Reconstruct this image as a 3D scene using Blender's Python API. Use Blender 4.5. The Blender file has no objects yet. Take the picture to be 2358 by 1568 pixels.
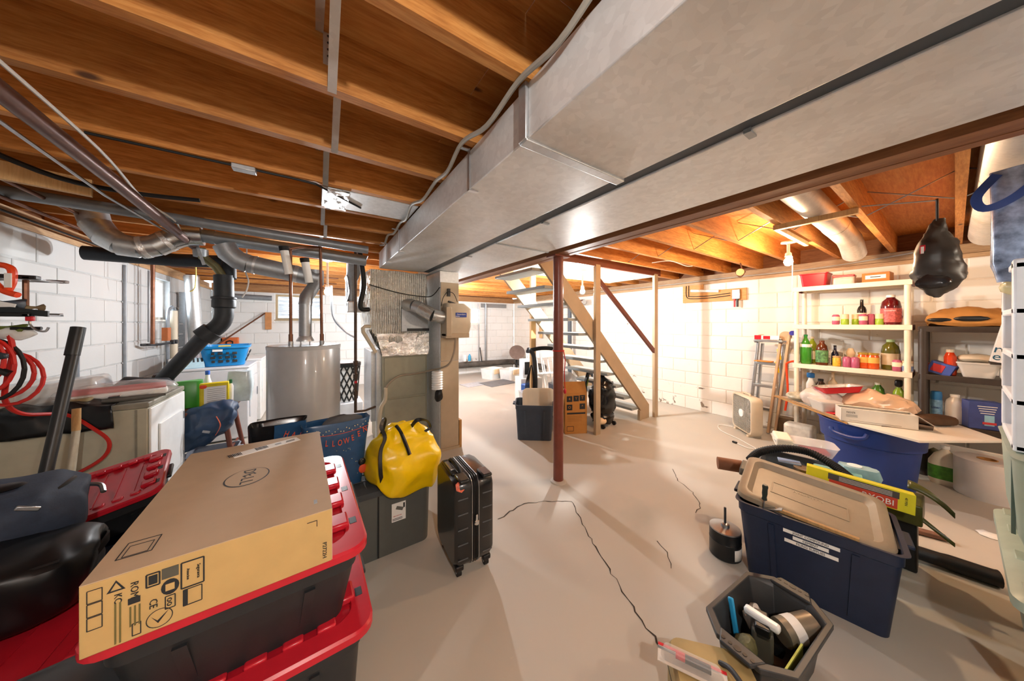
import bpy, math, random
from math import sin, cos, pi, radians as R
from mathutils import Vector as V, Matrix, Euler, noise
S = bpy.context.scene
C = S.collection
random.seed(7)

# ------------------------------------------------------------------ camera
cam_d = bpy.data.cameras.new('camera')
cam = bpy.data.objects.new('camera', cam_d); C.objects.link(cam)
cam.location = (0, 0, 1.45)
cam.rotation_euler = (R(90), 0, R(-33.65))
cam_d.sensor_width = 36; cam_d.lens = 679/2358*36
cam_d.shift_y = -39/2358
cam_d.clip_start = 0.02
S.camera = cam
# ------------------------------------------------------------------ daylight outside, exposure
w = bpy.data.worlds.new('daylight'); S.world = w; w.use_nodes = True
w.node_tree.nodes['Background'].inputs[0].default_value = (0.80, 0.90, 1.0, 1)
w.node_tree.nodes['Background'].inputs[1].default_value = 3.0
vs = S.view_settings
vs.view_transform = 'Standard'; vs.look = 'None'; vs.gamma = 1; vs.use_curve_mapping = False
vs.exposure = 1.72
cy = S.cycles; cy.max_bounces = 6; cy.diffuse_bounces = 4; cy.glossy_bounces = 3; cy.transmission_bounces = 4; cy.transparent_max_bounces = 8; cy.caustics_reflective = False; cy.caustics_refractive = False; cy.sample_clamp_indirect = 6
BULB = {'back': 1350, 'furnace': 470, 'stair': 950, 'pantry': 430, 'near': 520, 'corner': 380}   # emission of the bare bulbs; back, near and corner are added fill

# ------------------------------------------------------------------ materials
MATS = {}
def _nodes(name):
    m = bpy.data.materials.new(name); m.use_nodes = True
    nt = m.node_tree
    return m, nt, nt.nodes['Principled BSDF']
def _coord(nt, scale=(1, 1, 1), obj=True, rot=(0, 0, 0)):
    tc = nt.nodes.new('ShaderNodeTexCoord'); mp = nt.nodes.new('ShaderNodeMapping')
    mp.inputs['Scale'].default_value = scale; mp.inputs['Rotation'].default_value = rot
    nt.links.new(tc.outputs['Object' if obj else 'Generated'], mp.inputs[0])
    return mp.outputs[0]
def _noise(nt, co, scale, detail=4, rough=.55, dist=0):
    n = nt.nodes.new('ShaderNodeTexNoise'); n.inputs['Scale'].default_value = scale
    n.inputs['Detail'].default_value = detail; n.inputs['Roughness'].default_value = rough
    n.inputs['Distortion'].default_value = dist
    nt.links.new(co, n.inputs['Vector']); return n.outputs['Fac']
def _ramp(nt, fac, stops):
    r = nt.nodes.new('ShaderNodeValToRGB'); e = r.color_ramp.elements
    while len(e) < len(stops): e.new(.5)
    for el, (p, c) in zip(e, stops): el.position = p; el.color = (*c, 1) if len(c) == 3 else c
    nt.links.new(fac, r.inputs[0]); return r.outputs[0]
def _mix(nt, fac, a, b, kind='MIX'):
    x = nt.nodes.new('ShaderNodeMix'); x.data_type = 'RGBA'; x.blend_type = kind
    for s, v in ((x.inputs[0], fac), (x.inputs[6], a), (x.inputs[7], b)):
        if hasattr(v, 'is_linked') or isinstance(v, bpy.types.NodeSocket): nt.links.new(v, s)
        else: s.default_value = v if isinstance(v, (int, float)) else (*v, 1)
    return x.outputs[2]
def _bump(nt, b, fac, strength=.2, dist=.005):
    n = nt.nodes.new('ShaderNodeBump'); n.inputs['Strength'].default_value = strength
    n.inputs['Distance'].default_value = dist
    nt.links.new(fac, n.inputs['Height']); nt.links.new(n.outputs[0], b.inputs['Normal'])
def mul(c, k): return tuple(min(1, v*k) for v in c)
def srgb(h):
    h = h.lstrip('#'); o = []
    for i in (0, 2, 4):
        v = int(h[i:i+2], 16)/255
        o.append(v/12.92 if v <= .04045 else ((v+.055)/1.055)**2.4)
    return tuple(o)
def plain(name, col, rough=.5, metal=0, var=.12, scale=14, bump=0, bscale=60, coat=0, trans=0, alpha=1, ior=1.45):
    if name in MATS: return MATS[name]
    if isinstance(col, str): col = srgb(col)
    m, nt, b = _nodes(name); co = _coord(nt)
    f = _noise(nt, co, scale)
    nt.links.new(_ramp(nt, f, [(.3, mul(col, 1-var)), (.7, mul(col, 1+var))]), b.inputs['Base Color'])
    b.inputs['Roughness'].default_value = rough; b.inputs['Metallic'].default_value = metal
    b.inputs['Coat Weight'].default_value = coat; b.inputs['Transmission Weight'].default_value = trans
    b.inputs['Alpha'].default_value = alpha; b.inputs['IOR'].default_value = ior
    if bump: _bump(nt, b, _noise(nt, co, bscale, 6), bump)
    MATS[name] = m; return m
def wood(name, dark, mid, light, axis='X', rough=.6, knots=True, gs=1):
    if name in MATS: return MATS[name]
    dark, mid, light = srgb(dark), srgb(mid), srgb(light)
    m, nt, b = _nodes(name)
    sc = {'X': (.9, 9, 9), 'Y': (9, .9, 9), 'Z': (9, 9, .9)}[axis]
    oi = nt.nodes.new('ShaderNodeObjectInfo')
    tc = nt.nodes.new('ShaderNodeTexCoord'); ad = nt.nodes.new('ShaderNodeVectorMath'); ad.operation = 'MULTIPLY_ADD'
    cmb = nt.nodes.new('ShaderNodeCombineXYZ')
    for i in range(3): nt.links.new(oi.outputs['Random'], cmb.inputs[i])
    nt.links.new(cmb.outputs[0], ad.inputs[0]); ad.inputs[1].default_value = (7, 5, 3); nt.links.new(tc.outputs['Object'], ad.inputs[2])
    mp = nt.nodes.new('ShaderNodeMapping'); mp.inputs['Scale'].default_value = tuple(s*gs for s in sc); nt.links.new(ad.outputs[0], mp.inputs[0])
    co = mp.outputs[0]
    f = _noise(nt, co, 2.2, 5, .6, 1.2)
    c1 = _ramp(nt, f, [(.25, dark), (.5, mid), (.75, light)])
    f2 = _noise(nt, co, 14, 3, .6, .4)
    c2 = _mix(nt, .35, c1, _ramp(nt, f2, [(.35, dark), (.65, light)]))
    val = nt.nodes.new('ShaderNodeMath'); val.operation = 'MULTIPLY_ADD'; val.inputs[1].default_value = .45; val.inputs[2].default_value = .78
    nt.links.new(oi.outputs['Random'], val.inputs[0])
    c2 = _mix(nt, 1.0, c2, val.outputs[0], 'MULTIPLY')
    if knots:
        vo = nt.nodes.new('ShaderNodeTexVoronoi'); vo.inputs['Scale'].default_value = 1.9
        mp2 = nt.nodes.new('ShaderNodeMapping'); s2 = {'X': (1.1, 2.6, 2.6), 'Y': (2.6, 1.1, 2.6), 'Z': (2.6, 2.6, 1.1)}[axis]
        mp2.inputs['Scale'].default_value = s2; nt.links.new(ad.outputs[0], mp2.inputs[0]); nt.links.new(mp2.outputs[0], vo.inputs['Vector'])
        k = _ramp(nt, vo.outputs['Distance'], [(.045, (1, 1, 1)), (.085, (0, 0, 0))])
        c2 = _mix(nt, k, c2, mul(dark, .22))
    nt.links.new(c2, b.inputs['Base Color']); b.inputs['Roughness'].default_value = rough
    _bump(nt, b, f2, .15, .002)
    MATS[name] = m; return m
def galv(name, col=(.62, .64, .66), rough=.38, metal=.85, spangle=60):
    if name in MATS: return MATS[name]
    m, nt, b = _nodes(name); co = _coord(nt)
    vo = nt.nodes.new('ShaderNodeTexVoronoi'); vo.inputs['Scale'].default_value = spangle; nt.links.new(co, vo.inputs['Vector'])
    c = _ramp(nt, vo.outputs['Color'], [(.1, mul(col, .88)), (.9, mul(col, 1.1))])
    f = _noise(nt, co, 3, 5)
    c = _mix(nt, .5, c, _ramp(nt, f, [(.35, mul(col, .8)), (.65, mul(col, 1.1))]))
    nt.links.new(c, b.inputs['Base Color']); b.inputs['Metallic'].default_value = metal
    nt.links.new(_ramp(nt, f, [(.3, (rough-.08,)*3), (.7, (rough+.12,)*3)]), b.inputs['Roughness'])
    _bump(nt, b, _noise(nt, co, 1.8, 2), .12, .02)
    MATS[name] = m; return m
def foil(name, col, rough=.22, scale=22, strength=1.0, ridges=0, metal=.9):
    if name in MATS: return MATS[name]
    m, nt, b = _nodes(name); co = _coord(nt)
    n = _noise(nt, co, scale, 5, .65, 1.5)
    nt.links.new(_ramp(nt, n, [(.3, mul(col, .75)), (.7, mul(col, 1.1))]), b.inputs['Base Color'])
    b.inputs['Metallic'].default_value = metal; b.inputs['Roughness'].default_value = rough
    h = n
    if ridges:
        wv = nt.nodes.new('ShaderNodeTexWave'); wv.bands_direction = 'X'; wv.inputs['Scale'].default_value = ridges
        wv.inputs['Distortion'].default_value = 1.5; nt.links.new(co, wv.inputs['Vector'])
        ma = nt.nodes.new('ShaderNodeMath'); ma.operation = 'ADD'; nt.links.new(n, ma.inputs[0]); nt.links.new(wv.outputs['Fac'], ma.inputs[1]); h = ma.outputs[0]
    _bump(nt, b, h, strength, .012)
    MATS[name] = m; return m
def emit(name, col, strength):
    m = bpy.data.materials.new(name); m.use_nodes = True; nt = m.node_tree
    e = nt.nodes.new('ShaderNodeEmission'); e.inputs[0].default_value = (*col, 1); e.inputs[1].default_value = strength
    nt.links.new(e.outputs[0], nt.nodes['Material Output'].inputs[0]); return m
def clear(name, col=(1, 1, 1), rough=.05, a=.25):
    """thin clear plastic or glass: mostly see-through with a sheen"""
    if name in MATS: return MATS[name]
    m, nt, b = _nodes(name); co = _coord(nt)
    nt.links.new(_ramp(nt, _noise(nt, co, 8), [(.3, mul(col, .92)), (.7, col)]), b.inputs['Base Color'])
    b.inputs['Roughness'].default_value = rough; b.inputs['Alpha'].default_value = a
    b.inputs['Specular IOR Level'].default_value = .9
    MATS[name] = m; return m

M_JOIST = wood('joist_wood', '#96561f', '#c57f38', '#dda05a', 'X')
M_PLY = wood('plywood', '#a8622a', '#cb8440', '#dca25a', 'X', gs=.7)
M_GIRD = wood('girder_wood', '#6f4226', '#8d5a34', '#a67046', 'Y', knots=False)
M_STUD = wood('stud_wood', '#b58a56', '#d0a56c', '#e0bd86', 'Z', knots=False)
M_SILL = wood('sill_wood', '#8b6a4c', '#a88663', '#c0a078', 'Y', knots=False)
M_SILLX = wood('sill_wood_across', '#8b5f3c', '#ad7b4c', '#c79866', 'X', knots=False)
M_GALV = galv('galvanised')
M_GALVD = galv('galvanised_dull', (.40, .43, .46), .45, .8)
M_DUCT = galv('duct_metal', (.78, .79, .80), .45, .35, 45)
M_WHITE = plain('white_enamel', '#eef0f0', .3, var=.04)
M_BLACK = plain('black_plastic', '#141517', .38, var=.2)
M_RUBBER = plain('black_rubber', '#101011', .6, var=.2)
M_CHROME = plain('chrome', '#d8dadc', .15, 1, var=.05)
M_STEEL = plain('steel', '#a9acb0', .32, .9, var=.1)
M_COPPER = plain('old_copper', '#7a5340', .42, .7, var=.25)
M_IRON = plain('cast_iron', '#33363a', .55, .25, var=.2, bump=.2)
M_PAPER = plain('white_paper', '#f3f2ee', .7, var=.03)
M_INK = plain('ink', '#22262a', .6, var=.05)
M_CARD = plain('cardboard', '#b98a52', .8, var=.08, bump=.05)

def block_paint(name, base, stain, amount, warm):
    m, nt, b = _nodes(name)
    tc = nt.nodes.new('ShaderNodeTexCoord'); geo = nt.nodes.new('ShaderNodeNewGeometry')
    co = geo.outputs['Position']
    f = _noise(nt, co, 2.2, 6)
    c = _ramp(nt, f, [(.3, mul(srgb(base), .93)), (.7, srgb(base))])
    f2 = _noise(nt, co, 4.5, 8, .62, .6)
    sep = nt.nodes.new('ShaderNodeSeparateXYZ'); nt.links.new(co, sep.inputs[0])
    mr = nt.nodes.new('ShaderNodeMapRange'); mr.inputs[1].default_value = 0; mr.inputs[2].default_value = 1.9
    mr.inputs[3].default_value = amount; mr.inputs[4].default_value = amount*.2
    nt.links.new(sep.outputs[2], mr.inputs[0])
    ad = nt.nodes.new('ShaderNodeMath'); ad.operation = 'ADD'; nt.links.new(f2, ad.inputs[0]); nt.links.new(mr.outputs[0], ad.inputs[1])
    k = _ramp(nt, ad.outputs[0], [(.735, (0, 0, 0)), (.755, (1, 1, 1))])
    c = _mix(nt, k, c, srgb(stain))
    nt.links.new(c, b.inputs['Base Color']); b.inputs['Roughness'].default_value = .55
    _bump(nt, b, _noise(nt, co, 45, 5), .18, .004)
    return m
M_BLK_L = block_paint('left_wall_paint', '#c6c9ca', '#a9a69c', .02, 0)
M_BLK_B = block_paint('back_wall_paint', '#eceeee', '#9a938a', .06, 0)
M_BLK_R = block_paint('right_wall_paint', '#efe9e0', '#8d7f70', .115, 1)

def floor_mat():
    m, nt, b = _nodes('painted_concrete'); co = _coord(nt)
    f = _noise(nt, co, .55, 5, .55, .5)
    c = _ramp(nt, f, [(.35, srgb('#bdb9b1')), (.55, srgb('#c6bfb3')), (.7, srgb('#b1b0a6'))])
    sp = _noise(nt, co, 9, 8, .7)
    c = _mix(nt, _ramp(nt, sp, [(.66, (0, 0, 0)), (.72, (.55, .55, .55))]), c, srgb('#d6cbb8'))
    sp2 = _noise(nt, co, 26, 4, .7)
    c = _mix(nt, _ramp(nt, sp2, [(.73, (0, 0, 0)), (.77, (1, 1, 1))]), c, srgb('#8c7d6c'))
    nt.links.new(c, b.inputs['Base Color'])
    nt.links.new(_ramp(nt, f, [(.3, (.5,)*3), (.7, (.65,)*3)]), b.inputs['Roughness'])
    _bump(nt, b, _noise(nt, co, 18, 8), .12, .004)
    return m
M_FLOOR = floor_mat()

# ------------------------------------------------------------------ mesh helpers
class B:
    def __init__(s): s.v = []; s.f = []
    def add(s, vs, fs):
        o = len(s.v); s.v += [V(p) for p in vs]; s.f += [tuple(i+o for i in f) for f in fs]; return s
    def box(s, x0, y0, z0, x1, y1, z1):
        return s.add([(x0,y0,z0),(x1,y0,z0),(x1,y1,z0),(x0,y1,z0),(x0,y0,z1),(x1,y0,z1),(x1,y1,z1),(x0,y1,z1)],
            [(0,3,2,1),(4,5,6,7),(0,1,5,4),(1,2,6,5),(2,3,7,6),(3,0,4,7)])
    def cb(s, c, d, rot=None):
        """box by centre and size, optionally turned (Euler radians)"""
        o = len(s.v); x, y, z = [k/2 for k in d]; s.box(-x,-y,-z,x,y,z)
        mt = Matrix.Translation(c)
        if rot: mt = mt @ Euler(rot).to_matrix().to_4x4()
        for i in range(o, len(s.v)): s.v[i] = mt @ s.v[i]
        return s
    def bar(s, p0, p1, w, t, up=(0,0,1)):
        """rectangular bar between two points, w across, t along up"""
        p0, p1 = V(p0), V(p1); d = (p1-p0).normalized(); a = d.cross(V(up))
        if a.length < 1e-4: a = d.cross(V((1,0,0)))
        a.normalize(); u = a.cross(d).normalized()
        r = lambda p: [p+a*sx*w/2+u*sz*t/2 for sx, sz in ((-1,-1),(1,-1),(1,1),(-1,1))]
        return s.loft([r(p0), r(p1)])
    def loft(s, rings, cap0=True, cap1=True, closed=True):
        n = len(rings[0]); vs = [p for r in rings for p in r]; fs = []
        for k in range(len(rings)-1):
            for i in range(n if closed else n-1):
                j = (i+1) % n; fs.append((k*n+i, k*n+j, (k+1)*n+j, (k+1)*n+i))
        if cap0: fs.append(tuple(range(n-1,-1,-1)))
        if cap1: fs.append(tuple((len(rings)-1)*n+i for i in range(n)))
        return s.add(vs, fs)
    def lathe(s, prof, n=20, c=(0,0,0), cap=True):
        c = V(c)
        return s.loft([[c+V((r*cos(2*pi*i/n), r*sin(2*pi*i/n), z)) for i in range(n)] for r, z in prof], cap, cap)
    def tube(s, pts, r, n=8, cap=True):
        pts = [V(p) for p in pts]; rs = r if isinstance(r, (list, tuple)) else [r]*len(pts)
        t0 = (pts[1]-pts[0]).normalized(); a = t0.orthogonal().normalized(); rings = []
        for k, p in enumerate(pts):
            t = ((pts[min(k+1,len(pts)-1)]-p).normalized() + (p-pts[max(k-1,0)]).normalized())
            if t.length < 1e-6: t = t0.copy()
            t.normalize(); a = (a - t*a.dot(t))
            if a.length < 1e-5: a = t.orthogonal()
            a.normalize(); bb = t.cross(a)
            rings.append([p+(a*cos(2*pi*i/n)+bb*sin(2*pi*i/n))*rs[k] for i in range(n)])
        return s.loft(rings, cap, cap)
    def cyl(s, p0, p1, r, r1=None, n=16): return s.tube([p0, p1], [r, r if r1 is None else r1], n)
    def prism(s, poly, z0, z1):
        return s.loft([[V((x,y,z0)) for x, y in poly], [V((x,y,z1)) for x, y in poly]])
    def grid(s, fn, nu, nv):
        vs = [fn(i/nu, j/nv) for j in range(nv+1) for i in range(nu+1)]
        return s.add(vs, [(j*(nu+1)+i, j*(nu+1)+i+1, (j+1)*(nu+1)+i+1, (j+1)*(nu+1)+i) for j in range(nv) for i in range(nu)])
    def ball(s, c, r, n=12, m=8):
        c = V(c); r = V((r,r,r)) if not hasattr(r, '__len__') else V(r)
        rings = []
        for k in range(1, m):
            a = pi*k/m
            rings.append([c+V((r.x*sin(a)*cos(2*pi*i/n), r.y*sin(a)*sin(2*pi*i/n), -r.z*cos(a))) for i in range(n)])
        return s.loft(rings)
    def disc(s, c, r, n=16, normal=(0,0,1)):
        q = V(normal).to_track_quat('Z','Y'); c = V(c)
        return s.add([c+q@V((r*cos(2*pi*i/n), r*sin(2*pi*i/n), 0)) for i in range(n)], [tuple(range(n))])
    def crumple(s, amp, scale, seed=0, start=0):
        o = V((seed*13.7, seed*7.1, seed*3.3))
        for i in range(start, len(s.v)):
            p = s.v[i]; s.v[i] = p + noise.noise_vector(p*scale+o)*amp + noise.noise_vector(p*scale*2.7+o)*amp*.4
        return s
    def tf(s, loc=(0,0,0), rot=(0,0,0), sc=1, start=0):
        mt = Matrix.Translation(loc) @ Euler(rot).to_matrix().to_4x4() @ Matrix.Scale(sc, 4)
        for i in range(start, len(s.v)): s.v[i] = mt @ s.v[i]
        return s
    def mesh(s, name, mat, smooth=True, ang=38):
        me = bpy.data.meshes.new(name); me.from_pydata([tuple(p) for p in s.v], [], s.f)
        if mat: me.materials.append(mat)
        if smooth: me.shade_smooth(); me.set_sharp_from_angle(angle=R(ang))
        me.update(); return me
    def ob(s, name, mat, parent=None, bevel=0, smooth=True, sub=0, solid=0, ang=38):
        o = bpy.data.objects.new(name, s.mesh(name, mat, smooth, ang)); C.objects.link(o)
        if parent: o.parent = parent
        if solid:
            md = o.modifiers.new('s', 'SOLIDIFY'); md.thickness = solid; md.offset = 0
        if bevel:
            md = o.modifiers.new('b', 'BEVEL'); md.width = bevel; md.segments = 2; md.limit_method = 'ANGLE'; md.angle_limit = R(40); md.harden_normals = False
        if sub:
            md = o.modifiers.new('u', 'SUBSURF'); md.levels = sub; md.render_levels = sub
        return o
def tag(o, label=None, cat=None, group=None, kind=None):
    if label: o['label'] = label
    if cat: o['category'] = cat
    if group: o['group'] = group
    if kind: o['kind'] = kind
    return o
def thing(name, label, cat, loc=(0,0,0), rz=0, group=None, rot=None):
    o = bpy.data.objects.new(name, None); C.objects.link(o); o.empty_display_size = .1
    o.location = loc; o.rotation_euler = rot or (0, 0, R(rz))
    return tag(o, label, cat, group)
def copy_tree(o, parent=None):
    c = o.copy(); C.objects.link(c); c.parent = parent
    for ch in o.children: copy_tree(ch, c)
    return c
def rrect(w, d, r, z, n=5, c=(0,0)):
    pts = []
    for sx, sy, a0 in ((1,1,0), (-1,1,90), (-1,-1,180), (1,-1,270)):
        for k in range(n+1):
            a = R(a0+90*k/n); pts.append(V((c[0]+sx*(w/2-r)+r*cos(a), c[1]+sy*(d/2-r)+r*sin(a), z)))
    return pts
FONTS = {}
def text(s, size, mat, parent, loc, rot=(0,0,0), align='CENTER', sx=1, name='lettering', ext=.0006):
    cu = bpy.data.curves.new('t', 'FONT'); cu.body = s; cu.size = size; cu.align_x = align; cu.align_y = 'CENTER'; cu.extrude = ext; cu.resolution_u = 2
    t = bpy.data.objects.new('t', cu); C.objects.link(t)
    dg = bpy.context.evaluated_depsgraph_get(); me = bpy.data.meshes.new_from_object(t.evaluated_get(dg))
    bpy.data.objects.remove(t); bpy.data.curves.remove(cu)
    me.materials.clear(); me.materials.append(mat); me.name = name
    mt = Matrix.Translation(loc) @ Euler(rot).to_matrix().to_4x4() @ Matrix.Diagonal((sx, 1, 1, 1))
    me.transform(mt)
    o = bpy.data.objects.new(name, me); C.objects.link(o); o.parent = parent; return o
def decal(name, mat, parent, loc, rot, w, h, t=.0012):
    return B().cb((0,0,0), (w, h, t)).tf(loc, rot).ob(name, mat, parent, smooth=False)
def smooth_path(pts, n=6):
    """Catmull-Rom through points"""
    p = [V(q) for q in pts]; out = []
    for i in range(len(p)-1):
        a, b_, c, d = p[max(i-1,0)], p[i], p[i+1], p[min(i+2,len(p)-1)]
        for k in range(n):
            t = k/n
            out.append(.5*((2*b_)+(c-a)*t+(2*a-5*b_+4*c-d)*t*t+(3*b_-a-3*c+d)*t**3))
    return out+[p[-1]]

def dens(rings, k=5):
    """more rings between the given ones, so that cloth can crease"""
    cols = [smooth_path([r[i] for r in rings], k) for i in range(len(rings[0]))]
    return [[c[j] for c in cols] for j in range(len(cols[0]))]
# ------------------------------------------------------------------ room
XL, XR, YB, YN = -1.65, 5.30, 7.85, -2.8
ZW, ZJ, ZS = 2.09, 2.23, 2.425          # wall top, joist underside, subfloor underside
fl = B().grid(lambda u, v: V((XL-.2+u*(XR-XL+.4), YN-.2+v*(YB-YN+.4), 0)), 30, 40).ob('floor', M_FLOOR); fl['kind'] = 'structure'
def ribbon(pts, w, z=.0015, seed=0):
    rnd = random.Random(seed); L = []; Rr = []
    pts = [V((x, y, 0)) for x, y in pts]; fine = []
    for a, b_ in zip(pts, pts[1:]):
        n = max(2, int((b_-a).length/.035))
        for k in range(n):
            q = a.lerp(b_, k/n); fine.append(q+V((rnd.uniform(-1,1), rnd.uniform(-1,1), 0))*.011)
    fine.append(pts[-1]); b = B()
    for k, q in enumerate(fine):
        t = (fine[min(k+1,len(fine)-1)]-fine[max(k-1,0)]).normalized(); nrm = V((-t.y, t.x, 0)); ww = w*rnd.uniform(.4, 1.3)*.5
        L.append(q+nrm*ww+V((0,0,z))); Rr.append(q-nrm*ww+V((0,0,z)))
    n = len(L); b.add(L+Rr, [(i, i+1, n+i+1, n+i) for i in range(n-1)]); return b
M_CRACK = plain('crack_dark', '#3a332c', .9)
ribbon([(1.13,1.87),(1.36,1.93),(1.55,1.86),(1.74,1.74),(1.62,1.52),(1.51,1.29),(1.43,1.10),(1.36,.95),(1.3,.78),(1.22,.6),(1.1,.35)], .008, seed=1).ob('floor_crack', M_CRACK, fl)
ribbon([(2.95,1.55),(2.78,1.42),(2.7,1.25),(2.55,1.12),(2.42,1.1)], .005, seed=2).ob('floor_crack', M_CRACK, fl)
ribbon([(1.9,1.1),(1.83,.98),(1.75,.93)], .005, seed=3).ob('floor_crack', M_CRACK, fl)

blk_cache = {}
def block_mesh(L, h, mat):
    k = (round(L,3), round(h,3), mat.name)
    if k not in blk_cache:
        b = B(); e = .007; D = .05
        x, z = L/2-.005, h/2-.005
        b.loft([[V((-x,0,-z)),V((x,0,-z)),V((x,0,z)),V((-x,0,z))], [V((-x,-D+.004,-z)),V((x,-D+.004,-z)),V((x,-D+.004,z)),V((-x,-D+.004,z))],
                [V((-x+e,-D,-z+e)),V((x-e,-D,-z+e)),V((x-e,-D,z-e)),V((-x+e,-D,z-e))]])
        blk_cache[k] = b.mesh('concrete_block', mat, smooth=False)
    return blk_cache[k]
def block_wall(name, mat, p0, p1, nrm, holes=(), seen=None):
    """p0->p1 along the wall on its inner face; nrm points into the room; holes: (u0,u1,z0,z1)"""
    p0, p1 = V(p0), V(p1); d = (p1-p0); Lw = d.length; d.normalize(); nrm = V(nrm)
    cuts = sorted({0, Lw, *[h for hh in holes for h in hh[:2]]}); b = B()
    base, thick = .047, .2
    ang = math.atan2(d.y, d.x)
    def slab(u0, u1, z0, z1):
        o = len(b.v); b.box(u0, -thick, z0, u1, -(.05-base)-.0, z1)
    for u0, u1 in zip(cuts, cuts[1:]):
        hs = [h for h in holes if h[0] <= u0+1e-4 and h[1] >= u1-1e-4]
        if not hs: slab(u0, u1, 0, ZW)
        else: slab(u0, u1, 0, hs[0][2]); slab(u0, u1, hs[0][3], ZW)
    mt = Matrix(((d.x, nrm.x, 0, p0.x), (d.y, nrm.y, 0, p0.y), (0, 0, 1, 0), (0, 0, 0, 1)))
    for i in range(len(b.v)): b.v[i] = mt @ b.v[i]
    wl = b.ob(name, plain('mortar_'+name, {'wall_left': '#b6b9ba', 'wall_back': '#d9d9d6', 'wall_right': '#ddd4c8'}[name], .8), smooth=False); wl['kind'] = 'structure'  # joints painted like the blocks; groove shading is put into this darker tone
    s0, s1 = seen or (0, Lw); ch = ZW/10; bl = .406
    for r in range(10):
        z0, z1 = r*ch, (r+1)*ch; u = s0 - (bl/2 if r % 2 else 0)
        while u < s1-.02:
            segs = [(max(u, s0), min(u+bl, s1))]
            for h in holes:
                if h[3] > z0+.02 and h[2] < z1-.02:
                    ns = []
                    for a, c in segs:
                        if h[1] <= a or h[0] >= c: ns.append((a, c))
                        else:
                            if h[0]-a > .04: ns.append((a, h[0]))
                            if c-h[1] > .04: ns.append((h[1], c))
                    segs = ns
            for a, c in segs:
                if c-a < .05: continue
                o = bpy.data.objects.new('concrete_block', block_mesh(c-a, ch, mat)); C.objects.link(o); o.parent = wl
                pos = p0+d*((a+c)/2)+nrm*-.046
                o.location = (pos.x, pos.y, (z0+z1)/2)
                # local -y of the mesh faces the room
                o.rotation_euler = (0, 0, math.atan2(nrm.y, nrm.x)+pi/2)
            u += bl
    return wl
# left wall (window_1), back wall (window_2, window_3), right wall, near wall behind the camera
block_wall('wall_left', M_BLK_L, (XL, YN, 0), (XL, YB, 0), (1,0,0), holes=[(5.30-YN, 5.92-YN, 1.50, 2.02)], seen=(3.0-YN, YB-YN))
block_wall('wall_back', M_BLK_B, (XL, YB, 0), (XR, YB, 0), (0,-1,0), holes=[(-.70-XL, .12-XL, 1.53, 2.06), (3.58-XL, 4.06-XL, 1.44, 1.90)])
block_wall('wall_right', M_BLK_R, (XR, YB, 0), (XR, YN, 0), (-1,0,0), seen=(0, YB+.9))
B().box(XL-.2, YN-.2, 0, XR+.2, YN, ZS).ob('wall_near', M_BLK_R, smooth=False)['kind'] = 'structure'
# sill plates and rim boards
n = 0
def trim(b, mat):
    global n; n += 1; o = b.ob('trim_%d' % n, mat, smooth=False); o['kind'] = 'structure'; return o
trim(B().box(XL-.18, YN, ZW, XL+.01, YB, ZW+.042), M_SILL)
trim(B().box(XL-.18, YN, ZW+.044, XL-.03, YB, ZW+.13), M_SILL)
trim(B().box(XL-.2, YN, ZW+.13, XL-.1, YB, ZS+.03), M_GIRD)
trim(B().box(XR-.02, YN, ZW, XR+.18, YB, ZW+.042), M_SILL)
trim(B().box(XR-.045, YN, ZW+.044, XR+.18, YB, ZW+.135), M_SILL)
trim(B().box(XR+.1, YN, ZW+.13, XR+.2, YB, ZS+.03), M_GIRD)
trim(B().box(XL, YB-.02, ZW, XR, YB+.18, ZW+.14), M_SILLX)
trim(B().box(XL, YB+.08, ZW+.14, XR, YB+.18, ZS+.03), M_GIRD)
# ceiling: plywood, joists, girder
ceil = bpy.data.objects.new('ceiling', None); C.objects.link(ceil); ceil['kind'] = 'structure'
SW = (2.0, 4.5, 2.62, 3.52)      # stairwell opening x0,x1,y0,y1
def ply(x0, y0, x1, y1): 
    B().box(x0+.001, y0+.001, ZS, x1-.001, y1-.001, ZS+.02).ob('plywood_sheet', M_PLY, ceil, smooth=False)
for a, c in ((-1.85,.55),(.55,2.0),(4.5,5.5)):
    y = YN-.2
    while y < YB+.1: ply(a, y, c, min(y+1.22, YB+.2)); y += 1.22
ply(2.0, YN-.2, 4.5, -.37); ply(2.0, -.37, 4.5, .85); ply(2.0, .85, 4.5, 2.07); ply(2.0, 2.07, 4.5, 2.62); ply(2.0, 3.52, 4.5, 4.74); ply(2.0, 4.74, 4.5, 5.96); ply(2.0, 5.96, 4.5, YB+.2)
jm = {}
def joist(x0, x1, y):
    k = round(x1-x0, 3)
    if k not in jm: jm[k] = B().box(-k/2, -.02, ZJ, k/2, .02, ZS).mesh('joist', M_JOIST, smooth=False)
    o = bpy.data.objects.new('joist', jm[k]); C.objects.link(o); o.parent = ceil; o.location = ((x0+x1)/2, y, 0)
JY = [-.02+.395*k for k in range(-6, 20)]
for y in JY:
    joist(XL-.1, 1.77, y)
    if SW[2]-.05 < y < SW[3]+.05: joist(SW[1]+.04, XR+.1, y)
    else: joist(1.94, XR+.1, y)
for i in range(3):
    B().box(1.775+i*.053, YN, 2.07+.002*(i == 1), 1.775+i*.053+.051, YB+.05, ZS).ob('girder_ply', M_GIRD, ceil, smooth=False)
B().box(1.77, YN, 2.195, 1.774, YB, 2.22).ob('ledger_strip', M_SILL, ceil, smooth=False)
M_HEAD = plain('brown_painted_wood', '#6b3526', .45, var=.12)
M_CREAM = plain('cream_drywall', '#efe6cf', .8, var=.03)
for y0, m_ in ((SW[2]-.04, M_HEAD), (SW[3], M_CREAM)): B().box(1.94, y0, 2.195, SW[1]+.04, y0+.04, ZS).ob('stair_header', m_, ceil, smooth=False)
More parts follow.
